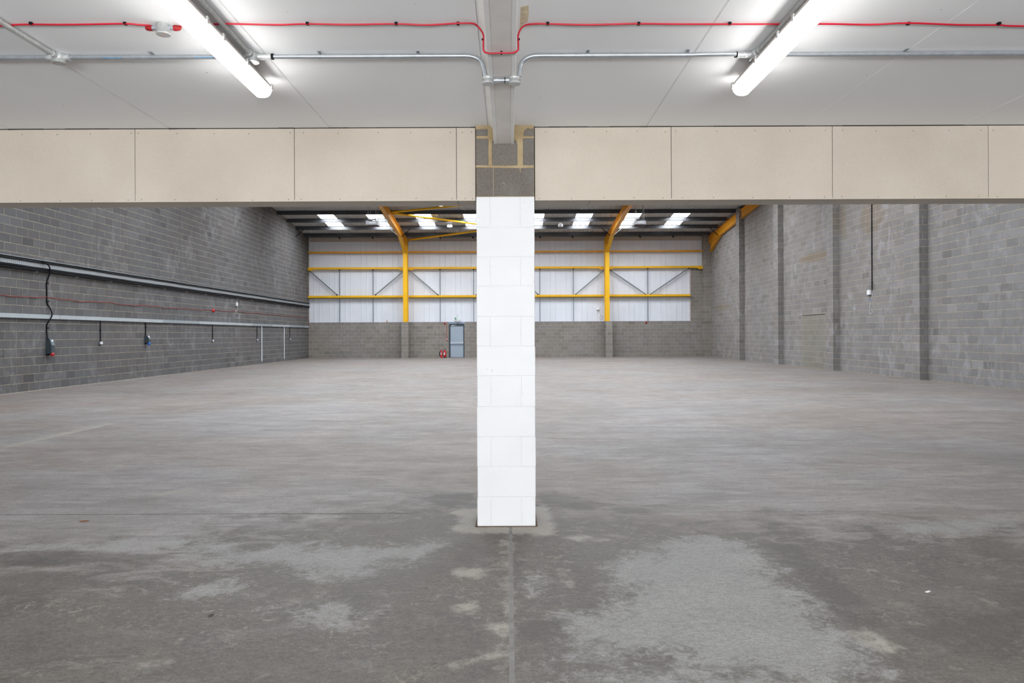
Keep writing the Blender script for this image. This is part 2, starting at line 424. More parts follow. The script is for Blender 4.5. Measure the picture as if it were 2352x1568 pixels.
ORG = {}
def tagp(o, label=None, cat=None, group=None, kind=None):
    for k, v in (('label', label), ('category', cat), ('group', group), ('kind', kind)):
        if v: o[k] = v
def empty(name, loc, label=None, cat=None, group=None, kind=None):
    o = bpy.data.objects.new(name, None); C.objects.link(o); o.location = loc
    o.empty_display_size = 0.1
    ORG[o] = Vector(loc); tagp(o, label, cat, group, kind); return o
def part(name, mb, mat, parent=None, label=None, cat=None, group=None, kind=None):
    off = ORG[parent] if parent else Vector((0, 0, 0))
    o = bpy.data.objects.new(name, mb.mesh(name, mat, off)); C.objects.link(o)
    if parent: o.parent = parent
    ORG[o] = off; tagp(o, label, cat, group, kind); return o
def single(name, mb, mat, label, cat, group=None):
    """a thing that is one mesh, its origin at its lowest centre"""
    xs, ys, zs = zip(*mb.v); off = Vector(((min(xs) + max(xs)) / 2, (min(ys) + max(ys)) / 2, min(zs)))
    o = bpy.data.objects.new(name, mb.mesh(name, mat, off)); C.objects.link(o); o.location = off
    ORG[o] = off; tagp(o, label, cat, group); return o

# ------------------------------------------------------------------ blockwork
ROT = {'L': math.pi / 2, 'R': -math.pi / 2, 'B': 0.0}
PR = 0.004
def block_local(L, H, inset=0.003, p=PR, back=0.02):
    v = []
    for (y, i) in ((back, 0), (-(p - inset), 0), (-p, inset)):
        v += [(i, y, i), (L - i, y, i), (L - i, y, H - i), (i, y, H - i)]
    f = [(8, 9, 10, 11)]
    for k in range(4):
        k2 = (k + 1) % 4
        f += [(k, k2, 4 + k2, 4 + k), (4 + k, 4 + k2, 8 + k2, 8 + k)]
    return v, f
MESHES = {}
def shared_block(L, H, tone, mat, maker):
    key = (round(L, 3), round(H, 3), int(tone * 7.99), mat.name, maker.__name__)
    if key not in MESHES:
        mb = MB(); v, f = maker(L, H); mb.add(v, f, (key[2] + 0.5) / 8)
        MESHES[key] = mb.mesh('block', mat)
    return MESHES[key]
class Blocks:
    """all the blocks of one wall: the 300 that show largest become objects, the rest one joined part"""
    def __init__(s, limit=300): s.e = []; s.limit = limit
    def add(s, parent, rot, pos, L, H, tone, mat, zmax=None, vis=True):
        if L < 0.03: return
        s.e.append((parent, rot, Vector(pos), L, H, min(0.999, max(0, tone)), mat, zmax, vis))
    def size(s, e):
        parent, rot, pos, L, H, tone, mat, zmax, vis = e
        if zmax is not None or not vis: return 0
        R = Matrix.Rotation(ROT[rot], 3, 'Z')
        q = [project(pos + R @ Vector((a, 0, b))) for a, b in ((0, 0), (L, 0), (L, H), (0, H))]
        if any(x is None for x in q): return 0
        cx = sum(x[0] for x in q) / 4; cy = sum(x[1] for x in q) / 4
        if not (-10 < cx < 2362 and cy > 478 and cy < 1568) or 1095 < cx < 1230: return 0
        return abs(sum(q[i][0] * q[(i + 1) % 4][1] - q[(i + 1) % 4][0] * q[i][1] for i in range(4))) / 2
    def build(s):
        s.e.sort(key=s.size, reverse=True)
        n = 0; rest = {}
        for e in s.e:
            parent, rot, pos, L, H, tone, mat, zmax, vis = e
            if n < s.limit and s.size(e) > 0:
                o = bpy.data.objects.new('block', shared_block(L, H, tone, mat, block_local)); C.objects.link(o)
                o.parent = parent; o.location = pos - ORG[parent]; o.rotation_euler = (0, 0, ROT[rot]); n += 1
            else: rest.setdefault((parent, mat.name), []).append(e)
        for (parent, mn), es in rest.items():
            mb = MB()
            for (_, rot, pos, L, H, tone, mat, zmax, vis) in es:
                v, f = block_local(L, H); R = Matrix.Rotation(ROT[rot], 3, 'Z')
                w = [pos + R @ Vector(x) for x in v]
                if zmax is not None:
                    w = [Vector((x.x, x.y, min(x.z, zmax(x.y) - 0.015))) for x in w]
                mb.add(w, f, tone)
            part('blockwork', mb, bpy.data.materials[mn], parent, kind='stuff')
def tone():
    r = rnd.random()
    base = rnd.gauss(0.5, 0.12)
    if r < 0.03: base -= 0.28
    elif r > 0.96: base += 0.25
    return base
def course_cuts(a, b, anchor, odd):
    """joint positions of one stretcher course between a and b"""
    st = anchor + (MOD / 2 if odd else 0)
    k = math.ceil((a - st) / MOD + 1e-6); cuts = [a]
    x = st + k * MOD
    while x < b - 1e-4:
        if x - cuts[-1] > 0.05 and b - x > 0.05: cuts.append(x)
        x += MOD
    return cuts + [b]
def lay(bs, parent, rot, plane, a, b, z0, z1, anchor, mat, zmax=None, skip=None, row0=0, tn=tone, vis=True):
    r = row0; z = z0 + row0 * 0
    k = 0
    while True:
        zz = z0 + k * COURSE
        if zz >= z1 - 0.02: break
        H = min(COURSE, z1 - zz) - JT
        if H < 0.03: break
        cs = course_cuts(a, b, anchor, (k + row0) % 2)
        for x0, x1 in zip(cs, cs[1:]):
            if skip and skip((x0 + x1) / 2, zz + COURSE / 2): continue
            g = JT / 2; L = x1 - x0 - 2 * g
            if zmax:
                lo = min(zmax(x0), zmax(x1)) - 0.02
                if zz + JT > max(zmax(x0), zmax(x1)) - 0.06: continue
                clip = zmax if zz + COURSE > lo else None
            else: clip = None
            if rot == 'L': p = (plane, x0 + g, zz + JT)
            elif rot == 'R': p = (plane, x1 - g, zz + JT)
            else: p = (x0 + g, plane, zz + JT)
            bs.add(parent, rot, p, L, H, tn(), mat, clip, vis)
        k += 1

# ------------------------------------------------------------------ floor
def poly_px(pts): return [tuple(on_floor(*p))[:2] for p in pts]
def sdf(P, poly):
    poly = np.array(poly); n = len(poly); d = np.full(len(P), 1e9); inside = np.zeros(len(P), bool)
    for i in range(n):
        a, b = poly[i], poly[(i + 1) % n]; e = b - a; w = P - a
        tt = np.clip((w @ e) / max(e @ e, 1e-9), 0, 1)[:, None]
        d = np.minimum(d, np.linalg.norm(w - tt * e, axis=1))
        c = (a[1] > P[:, 1]) != (b[1] > P[:, 1])
        with np.errstate(divide='ignore', invalid='ignore'):
            xi = (b[0] - a[0]) * (P[:, 1] - a[1]) / (b[1] - a[1] + 1e-12) + a[0]
        inside ^= c & (P[:, 0] < xi)
    return np.where(inside, d, -d)
xs = np.unique(np.round(np.concatenate([np.linspace(XL, -6, 24), np.arange(-6, 6, 0.06), np.linspace(6, XR, 24)]), 4))
ys = np.unique(np.round(np.concatenate([np.linspace(YF - .6, 2.2, 14), np.arange(2.2, 11.5, 0.06), np.linspace(11.5, YB + .4, 60)]), 4))
GX, GY = np.meshgrid(xs, ys); P2 = np.stack([GX.ravel(), GY.ravel()], 1)
zone = [(0, 1262), (110, 1258), (370, 1268), (430, 1240), (480, 1215), (640, 1200), (800, 1165), (1000, 1140), (1090, 1152), (1240, 1152), (1420, 1165), (1600, 1185), (1900, 1195), (2352, 1215), (2352, 830), (0, 830)]
zpoly = [(-30, on_floor(0, 1262).y)] + poly_px(zone[:-2]) + [(30, on_floor(2352, 1215).y), (30, 90), (-30, 90)]
grey = [
    [(0, 1245), (120, 1250), (330, 1238), (460, 1245), (560, 1258), (640, 1250), (730, 1255), (800, 1250), (920, 1257), (985, 1240), (1015, 1243), (1030, 1252), (985, 1275), (960, 1288), (925, 1287), (925, 1303), (880, 1307), (850, 1325), (790, 1330), (720, 1322), (640, 1310), (600, 1300), (500, 1290), (430, 1275), (365, 1268), (290, 1268), (130, 1262), (60, 1258)],
    [(1380, 1305), (1420, 1290), (1480, 1262), (1545, 1232), (1700, 1232), (1740, 1270), (1790, 1320), (1845, 1365), (1905, 1415), (1945, 1445), (2000, 1500), (2040, 1568), (1560, 1568), (1560, 1525), (1510, 1510), (1330, 1520), (1280, 1515), (1310, 1490), (1290, 1470), (1315, 1440), (1310, 1408), (1400, 1395), (1420, 1350)],
    [(1215, 1325), (1240, 1340), (1248, 1360), (1225, 1358)],
    [(1560, 1525), (2040, 1568), (2200, 1700), (1300, 1700), (1330, 1540)],
    [(430, 1355), (520, 1335), (540, 1350), (450, 1365)],
    [(640, 1400), (790, 1380), (860, 1400), (780, 1430), (700, 1420)],
    [(2040, 1200), (2352, 1190), (2352, 1215), (2100, 1225)],
]
cream = [
    [(1035, 1219), (1046, 1203), (1058, 1186), (1030, 1178), (1045, 1168), (1095, 1165), (1232, 1160), (1250, 1158), (1262, 1168), (1270, 1190), (1279, 1218), (1270, 1229), (1248, 1235), (1230, 1228), (1130, 1227), (1070, 1224)],
    [(1150, 1236), (1176, 1230), (1176, 1490), (1166, 1490), (1160, 1440), (1165, 1380), (1154, 1340), (1160, 1290)],
    [(1045, 1306), (1075, 1300), (1110, 1302), (1128, 1312), (1110, 1326), (1060, 1331), (1050, 1320)],
    [(1048, 1390), (1080, 1382), (1100, 1390), (1090, 1405), (1060, 1408)],
    [(1283, 1303), (1300, 1310), (1305, 1325), (1322, 1340), (1310, 1352), (1298, 1350), (1288, 1335)],
    [(1113, 1500), (1172, 1490), (1172, 1512), (1125, 1512)],
    [(1028, 1512), (1092, 1520), (1085, 1535), (1030, 1530)],
    [(1120, 1430), (1140, 1470), (1150, 1510), (1172, 1520), (1172, 1430)],
    [(1280, 1228), (1360, 1232), (1400, 1240), (1330, 1243)],
    [(20, 1283), (55, 1277), (50, 1286), (22, 1291)],
    [(250, 1352), (285, 1345), (280, 1356), (255, 1358)],
    [(0, 1033), (0, 1022), (230, 970), (300, 962), (240, 978)],
    [(310, 1525), (400, 1520), (370, 1532), (320, 1536)],
    [(1980, 1440), (2060, 1470), (2110, 1500), (2040, 1500), (1960, 1465)],
    [(350, 1136), (440, 1118), (430, 1128), (370, 1140)],
]
dark = [
    [(1185, 1432), (1250, 1420), (1310, 1414), (1316, 1430), (1285, 1462), (1205, 1477), (1182, 1470)],
    [(950, 1145), (1010, 1135), (1090, 1130), (1090, 1162), (1010, 1160)],
    [(1236, 1132), (1330, 1140), (1420, 1160), (1330, 1170), (1236, 1155)],
    [(0, 1266), (120, 1263), (370, 1271), (380, 1282), (160, 1296), (0, 1300)],
    [(1400, 1520), (1640, 1524), (1760, 1530), (1640, 1534), (1400, 1530)],
    [(2050, 1440), (2352, 1400), (2352, 1520), (2200, 1500)],
    [(1700, 1234), (1770, 1260), (1850, 1350), (1960, 1440), (2050, 1440), (1950, 1340), (1830, 1250)],
]
def multi(ps):
    d = np.full(len(P2), -3.0)
    for p in ps: d = np.maximum(d, sdf(P2, poly_px(p)))
    return np.clip(d, -3, 3)
def build_floor():
    nx, ny = len(xs), len(ys)
    i = np.arange(nx - 1)[None, :] + (np.arange(ny - 1) * nx)[:, None]
    quads = np.stack([i, i + 1, i + 1 + nx, i + nx], -1).reshape(-1, 4)
    me = bpy.data.meshes.new('floor')
    me.from_pydata(np.c_[P2, np.zeros(len(P2))].tolist(), [], quads.tolist())
    for nm, val in (('patch_grey', multi(grey)), ('patch_cream', multi(cream)), ('patch_dark', multi(dark)), ('zone_dusty', np.clip(sdf(P2, zpoly), -3, 3))):
        a = me.attributes.new(nm, 'FLOAT', 'POINT'); a.data.foreach_set('value', val.astype(np.float32))
    me.materials.append(M['floor']); me.update()
    o = bpy.data.objects.new('floor', me); C.objects.link(o); ORG[o] = Vector((0, 0, 0)); o['kind'] = 'structure'
    return o
floor = build_floor()
j = MB(); j.box(-0.003, 0.021, -5, 5.37, 0.0, 0.0012); part('joint_strip', j, M['joint_light'], floor, label='pale filled joint running up to the column')
j = MB(); j.box(XL, -0.75, 5.80, 5.806, 0, 0.0010); part('joint_strip', j, M['joint_dark'], floor, label='thin dark joint left of the column')
j = MB(); j.box(0.42, XR, 5.80, 5.806, 0, 0.0010); part('joint_strip', j, M['joint_far'], floor, label='thin pale joint right of the column')
j = MB(); j.box(XL + .006, XL + .06, 8.0, 27.0, 0, 0.001); part('joint_strip', j, M['joint_edge'], floor, label='pale strip along the foot of the left wall')
# rough brown packing dirt around the column foot
for (x0, x1, y0, y1) in ((-0.256, -0.239, 5.372, 5.78), (0.199, 0.213, 5.376, 5.80), (-0.25, 0.207, 5.368, 5.384)):
    mb = MB(); n = 9; pts = []
    for k in range(n): pts.append((x0 + (x1 - x0) * k / (n - 1), y0 + rnd.uniform(0, .012)))
    for k in range(n): pts.append((x1 - (x1 - x0) * k / (n - 1), y1 - rnd.uniform(0, .012)))
    mb.prism(pts, 'z', 0, 0.004); part('packing_dirt', mb, M['dirt'], floor)

# ------------------------------------------------------------------ left wall
wl = empty('wall_left', (XL, 20, 0), kind='structure')
prof = [(YF, 0), (YB + 0.3, 0), (YB + 0.3, roof_z(YB)), (RIDGE_Y, roof_z(RIDGE_Y)), (YF, roof_z(YF))]
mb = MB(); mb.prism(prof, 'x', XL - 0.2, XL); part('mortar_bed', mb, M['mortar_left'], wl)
bl = Blocks()
segs = [(YF, 0.3), (0.3, 5.75), (5.75, 11.2), (11.2, 16.6), (16.6, 22.05), (22.05, 27.68), (27.68, 33.13), (33.13, 38.55), (38.55, 44.0), (44.0, YB)]
for i, (a, b) in enumerate(segs):
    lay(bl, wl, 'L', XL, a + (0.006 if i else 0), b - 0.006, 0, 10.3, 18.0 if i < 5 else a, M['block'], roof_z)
    if i and a > 10:
        mb = MB(); mb.box(XL, XL + 0.0035, a - 0.011, a + 0.011, 0, roof_z(a) - 0.05); part('movement_joint', mb, M['sealant'], wl)
bl.build()

# ------------------------------------------------------------------ right wall with pilasters
wr = empty('wall_right', (XR, 20, 0), kind='structure')
mb = MB(); mb.prism(prof, 'x', XR, XR + 0.2); part('mortar_bed', mb, M['mortar'], wr)
br = Blocks(300)
PIL = [(16.25, 16.85, 12.52), (21.77, 22.59, 12.52), (27.59, 28.15, 12.53), (33.16, 33.72, 12.51), (38.70, 39.22, 12.50)]
DOORY0, DOORY1, DOORZ = 28.80, 31.05, 2.36
def skipr(y, z):
    if any(a + 0.1 < y < b - 0.1 for a, b, _ in PIL): return True
    return DOORY0 < y < DOORY1 and z < DOORZ
edges = [YF] + [e for a, b, _ in PIL for e in (a, b)] + [YB]
spans = [(edges[i], edges[i + 1]) for i in range(0, len(edges), 2)]
for (a, b) in spans:
    if a < DOORY0 < b:
        lay(br, wr, 'R', XR, a, DOORY0, 0, DOORZ - 0.10, 19.68, M['block_right'])
        lay(br, wr, 'R', XR, DOORY1, b, 0, DOORZ - 0.10, 19.68, M['block_right'])
        lay(br, wr, 'R', XR, a, b, 10 * COURSE, 10.3, 19.68, M['block_right'], roof_z, row0=10)
    else:
        lay(br, wr, 'R', XR, a, b, 0, 10.3, 19.68, M['block_right'], roof_z)
# blocked-up doorway between the second and third pilasters: its own bond, a slot left under its head
inf = empty('blocked_doorway', (XR, 29.9, 0)); inf.parent = wr; inf.location = Vector((0, 9.9, 0)); ORG[inf] = Vector((XR, 29.9, 0))
mbi = MB(); mbi.box(XR - 0.001, XR + 0.05, DOORY0, DOORY1, 0, 10 * COURSE); part('mortar_bed', mbi, plain('dull_infill_mortar', (0.30, 0.275, 0.22), 0.95), inf)
M['infill'] = block_material('greenish_infill_block', (0.17, 0.168, 0.15), (0.25, 0.245, 0.225), 0.3)
bi = Blocks(40)
lay(bi, inf, 'R', XR + 0.002, DOORY0 + 0.01, DOORY1 - 0.01, 0.0, 9.7 * COURSE, 28.95, M['infill'])
bi.limit = 0 if False else 60
n_before = len(br.e)
mb = MB(); mb.box(XR - 0.006, XR + 0.01, DOORY0 + 0.02, DOORY1 - 0.02, 9.72 * COURSE, 9.93 * COURSE); part('open_slot', mb, M['joint_dark'], inf)

def boxblock(mb, x0, x1, y0, y1, z0, z1, tn): mb.cbox(x0, x1, y0, y1, z0, z1, 0.004, tn)
BUDGET = {'wr': 0}
def pilaster(parent, x0, x1, y0, y1, z1, face, mat, budget=0, zclip=None):
    """blockwork pier; face 'y': seen from the camera side and from the room side"""
    pl = empty('pilaster', (x0, y0, 0)); pl.parent = parent; pl.location = Vector((x0, y0, 0)) - ORG[parent]
    core = MB(); core.box(x0 + 0.004, x1 - (0.004 if face == 'y' else 0), y0 + 0.004, y1 - (0.004 if face == 'x' else 0), 0, z1); part('mortar_core', core, M['mortar'], pl)
    k = 0; rest = MB()
    while True:
        z = k * COURSE
        if z > z1 - 0.05: break
        zt = min(z + COURSE, z1); g = JT / 2; pieces = []
        if face == 'x':   # room face is normal -x, camera face normal -y
            L = y1 - y0
            if k % 2 == 0:
                ycut = [y0, y0 + min(0.44, L)] + ([y1] if L > 0.5 else []); xs_ = [x0, x1]
                if L > 0.5 and y1 - ycut[1] < 0.06: ycut = [y0, y1]
                for a, b in zip(ycut, ycut[1:]): pieces.append((x0, x1, a, b))
            else:
                xm = x0 + 0.105
                pieces += [(x0, xm, y0, y0 + 0.10), (xm, x1, y0, y0 + 0.10)]
                yy = y0 + 0.10
                for w in (0.225, 0.44, 0.44):
                    e = min(yy + w, y1)
                    if y1 - e < 0.07: e = y1
                    if e - yy > 0.04: pieces.append((x0, x1, yy, e))
                    yy = e
        else:             # camera face normal -y
            if k % 2 == 1: pieces.append((x0, x1, y0, y1))
            else:
                a = x0 + 0.10; b = x1 - 0.10 if x1 - x0 > 0.35 else x1
                pieces += [(x0, a, y0, y1), (a, b, y0, y1)] + ([(b, x1, y0, y1)] if b < x1 else [])
        for (a, b, c, d) in pieces:
            tn = min(.99, max(0, tone()))
            q = (a + (g if a > x0 else 0), b - (g if b < x1 else 0), c + (g if c > y0 else 0), d - (g if d < y1 else 0), z + JT, zt)
            pr = project(((a + b) / 2, c, z + 0.1))
            if BUDGET.get(budget, 0) > 0 and pr and 478 < pr[1] and -10 < pr[0] < 2360:
                BUDGET[budget] -= 1
                m1 = MB(); m1.cbox(*q, 0.004, tn); part('block', m1, mat, pl)
            else: rest.cbox(*q, 0.004, tn)
        k += 1
    if rest.v: part('blockwork', rest, mat, pl, kind='stuff')
    return pl
BUDGET['wr'] = 100
br.limit = 300 - 100 - 50
bi.limit = 50
for (a, b, x) in PIL[1:] + PIL[:1]:
    pilaster(wr, x, XR, a, b, roof_z(b) - 0.03, 'x', M['block_right'], 'wr')
br.build(); bi.build()
# red stencilled marks and chalk scribbles on single blocks
def mark(pts_px, X, mat, name, r=0.006):
    mb = MB()
    for seg in pts_px:
        q = [on_x(px, py, X) for px, py in seg]
        mb.tube(q, r, 4)
    return part(name, mb, mat, wr)
XM = XR - PR
for segs_ in (
    [[(2154, 690), (2155, 694)], [(2156, 689), (2160, 688.6)], [(2161, 688.6), (2165, 688)], [(2157, 693.5), (2159, 693.2)], [(2161, 692.8), (2163, 692.5)], [(2164, 691), (2165, 693)]],
    [[(2219, 683), (2217.8, 686), (2219, 688)], [(2220, 682.6), (2224, 682.2)], [(2221, 686), (2222, 686)], [(2223, 687.6), (2226, 687.2)], [(2227, 684), (2229, 686.8)], [(2230.5, 682.5), (2230.5, 686.8)]],
    [[(2289, 678), (2289, 682)], [(2290, 678.5), (2291.5, 681.5)], [(2293, 677), (2295, 680)], [(2296, 677.5), (2297.5, 679.5)], [(2296, 683), (2297, 683)], [(2301, 677.2), (2302.3, 677.2)], [(2301.5, 681.5), (2303.5, 681.3)]]):
    mark(segs_, XM, M['red_mark'], 'red_print')
mark([[(2087, 692), (2090, 691.6)], [(2091, 691.5), (2094, 691.2)], [(2088, 696), (2090, 695.6)], [(2092, 695.2), (2095, 694.8)]], 12.516, M['red_mark'], 'red_print')
mark([[(1958, 708.5), (1961, 706), (1963, 709), (1966, 704), (1966, 710), (1960, 710)]], XM, M['chalk'], 'chalk_mark', 0.007)

# ------------------------------------------------------------------ back wall: low blockwork, cladding above
wb = empty('wall_back', (0, YB, 0), kind='structure')
DX0, DX1 = at(1031.3, 780, YB).x, at(1066.6, 780, YB).x
SILL = 10 * COURSE
mb = MB(); mb.box(XL - 0.2, DX0, YB, YB + 0.2, 0, SILL); mb.box(DX1, XR + 0.2, YB, YB + 0.2, 0, SILL); mb.box(11.53, XR + .2, YB, YB + 0.2, SILL, 5.62)
part('mortar_bed', mb, M['mortar'], wb)
bb = Blocks(300)
for (a, b) in ((XL, DX0), (DX1, XR)):
    lay(bb, wb, 'B', YB, a, b, 0, SILL, 5.126, M['block_back'])
lay(bb, wb, 'B', YB, 11.53, 12.32, SILL, 25 * COURSE, 5.126, M['block_back'])
BUDGET['wb'] = 40; bb.limit = 258
for fx in (-6.47, -0.13, 6.28):
    pilaster(wb, fx - 0.22, fx + 0.22, 44.6, YB, 10 * COURSE, 'y', M['block_back'], 'wb' if fx else '')
pilaster(wb, 12.30, XR, 45.0, YB, 7.66, 'y', M['block_back'], '')
bb.build()
# profiled liner sheets, one metre wide, three narrow ribs each
YC = YB + 0.06
def clad(x0, x1, z0, z1, tn):
    mb = MB(); pr = [(x0, YC + 0.0)]
    x = math.ceil((x0 - 0.02) / (1 / 3.0)) / 3.0
    while x < x1 - 0.05:
        if x > x0 + 0.03: pr += [(x - 0.028, YC), (x - 0.012, YC - 0.022), (x + 0.012, YC - 0.022), (x + 0.028, YC)]
        x += 1 / 3.0
    pr += [(x1, YC)]
    n = len(pr); v = [(a, b, z0) for a, b in pr] + [(a, b, z1) for a, b in pr]
    mb.add(v, [(i, i + 1, n + i + 1, n + i) for i in range(n - 1)], tn)
    mb.box(x0, x1, YC + 0.001, YC + 0.03, z0, z1, tn)
    return mb
x = -12.69 + 0.03
ends = [-12.67 + i for i in range(0, 25)] + [11.53]
for a, b in zip(ends, ends[1:]):
    part('cladding_sheet', clad(a + 0.002, b - 0.002, SILL - 0.03, 5.63, rnd.random()), M['sheet'], wb)
ends = [-12.67 + i for i in range(0, 26)]
for a, b in zip(ends, ends[1:]):
    b = min(b, 12.34)
    if b - a > 0.1: part('cladding_sheet', clad(a + 0.002, b - 0.002, 5.63, 7.64, rnd.random()), M['sheet'], wb)
mb = MB(); mb.box(11.50, 11.56, YB - 0.02, YC, SILL, 5.6); part('edge_trim', mb, plain('pinkish_edge_trim', (0.62, 0.55, 0.56), 0.5), wb)
mb = MB(); mb.box(XL, DX0, YB + 0.0, YC + 0.02, SILL, SILL + 0.012); mb.box(DX1, 11.5, YB, YC + 0.02, SILL, SILL + 0.012); part('sill_cap', mb, plain('lilac_grey_sill', (0.36, 0.34, 0.42), 0.6), wb)
zt, zb_ = at(900, 545.6, 45.3).z, at(900, 554.5, 45.3).z
x = XL + 0.12; i = 0
while x < 12.25:
    e = min(x + (1.5 if i == 0 else 2.44), 12.30)
    mb = MB(); mb.cbox(x + 0.004, e - 0.004, YB - 0.09, YB - 0.05, zb_, zt, 0.003, rnd.random()); part('closer_board', mb, M['closer'], wb)
    x = e; i += 1
# hidden upper part and the front walls that close the building
mb = MB(); mb.box(XL - .2, XR + .2, YC + 0.05, YC + 0.25, SILL, 7.8); part('outer_skin', mb, M['plaster'], wb)
wf = empty('wall_front', (0, YF, 0), kind='structure')
mb = MB(); mb.box(XL, -3.4, YF - .2, YF, 0, MEZZ_Z); mb.box(3.4, XR, YF - .2, YF, 0, MEZZ_Z); mb.box(-3.4, 3.4, YF - .2, YF, 2.7, MEZZ_Z)
part('wall_panel', mb, M['plaster'], wf)
mb = MB(); mb.box(XL, XR, MEZZ_Y - 0.12, MEZZ_Y, MEZZ_Z + 0.32, roof_z(MEZZ_Y)); part('upper_partition', mb, M['plaster'], wf)

# ------------------------------------------------------------------ roof
rf = empty('roof', (0, RIDGE_Y, roof_z(RIDGE_Y)), kind='structure')
def sheet(x0, x1, ya, yb, mat, name):
    pr = [(x0, 0.0)]
    for cxx in (x0 + (x1 - x0) * q for q in (1 / 6, 0.5, 5 / 6)):
        pr += [(cxx - 0.05, 0), (cxx - 0.03, 0.02), (cxx + 0.03, 0.02), (cxx + 0.05, 0)]
    pr += [(x1, 0.0)]
    n = len(pr); mb = MB()
    v = [(a, ya, roof_z(ya) + b) for a, b in pr] + [(a, yb, roof_z(yb) + b) for a, b in pr]
    mb.add(v, [(i, n + i, n + i + 1, i + 1) for i in range(n - 1)], 0.5)
    v2 = [(x, y, roof_z(y) + z) for y in (ya, yb) for x in (x0, x1) for z in (0.03, 0.06)]
    mb.add(v2, [(0, 1, 3, 2), (4, 6, 7, 5), (0, 4, 5, 1), (2, 3, 7, 6), (1, 5, 7, 3), (0, 2, 6, 4)], 0.5)
    part(name, mb, mat, rf)
LIGHTCOL = [-10.7, -7.97, -5.24, -2.51, 1.13, 3.86, 6.59, 9.32]
ROWS = [(39.40, 42.62), (30.8, 34.1), (22.3, 25.6), (13.8, 17.1)]
xa = -10.7 - 0.91 * 3
k = 0
while xa < XR:
    x0, x1 = max(xa, XL - 0.1), min(xa + 0.91, XR + 0.1)
    if x1 - x0 > 0.05:
        is_l = any(abs(xa - c) < 0.15 for c in LIGHTCOL)
        cuts = [(RIDGE_Y, YB + 0.3, 0), (MEZZ_Y - .2, RIDGE_Y, 0)]
        if is_l:
            cuts = []
            y = YB + 0.3
            for (a, b) in ROWS:
                if b > RIDGE_Y and a > RIDGE_Y:
                    cuts.append((b, y, 0)); cuts.append((a, b, 1)); y = a
            cuts.append((RIDGE_Y, y, 0)); y = RIDGE_Y
            for (a, b) in ROWS:
                if b < RIDGE_Y: cuts.append((b, y, 0)); cuts.append((a, b, 1)); y = a
            cuts.append((MEZZ_Y - .2, y, 0))
        for (a, b, L) in cuts:
            sheet(x0, x1, a, b, M['rooflight'] if L else M['roof_sheet'], 'rooflight' if L else 'roof_sheet')
    xa += 0.91

PY = [44.38, 42.66, 40.95, 39.27, 37.57, 35.87]
PN = ['lowest dark roof purlin, next to the back wall', 'second dark roof purlin from the back wall, lit under the rooflights',
      'third dark roof purlin from the back wall, between the two rows of rooflights', 'fourth dark roof purlin, above the upper row of rooflights',
      'fifth dark roof purlin, just behind the boxed beam', 'sixth dark roof purlin, hidden above the boxed beam']
for k in range(16):      # the purlins nobody sees from here still baffle the light of the far rooflights
    y = PY[-1] - 1.7 * (k + 1)
    z1 = roof_z(y) - 0.004; z0 = z1 - 0.206
    mb = MB(); mb.box(XL + .01, 12.52, y - 0.008, y + 0.008, z0, z1); mb.box(XL + .01, 12.52, y, y + 0.07, z0, z0 + 0.01)
    part('far_purlin', mb, M['purlin'], rf)
for i, y in enumerate(PY):
    z0, z1 = purlin_z(y), roof_z(y) - 0.004
    p = empty('roof_purlin', (0, y, z0), PN[i], 'purlin', 'dark purlins under the roof sheets')
    x0 = XL + 0.01; x1 = 12.52
    mb = MB(); mb.box(x0, x1, y - 0.008, y + 0.008, z0, z1); mb.box(x0, x1, y - 0.07, y, z1 - 0.01, z1); mb.box(x0, x1, y, y + 0.07, z0, z0 + 0.01)
    mb.box(x0, x1, y + 0.06, y + 0.07, z0, z0 + 0.03)
    part('purlin_section', mb, M['purlin'], p)
    if i == 0:
        for px in (779, 855.5, 1011, 1086.5, 1241, 1315.5, 1471, 1547.5):
            X = at(px, 547, y).x
            mb = MB(); mb.bar((X - .06, y + 0.05, z0), (X + 0.03 , y + 0.12, z0 - 0.13), 0.05, 0.05); part('sag_bar_bracket', mb, M['black'], p)

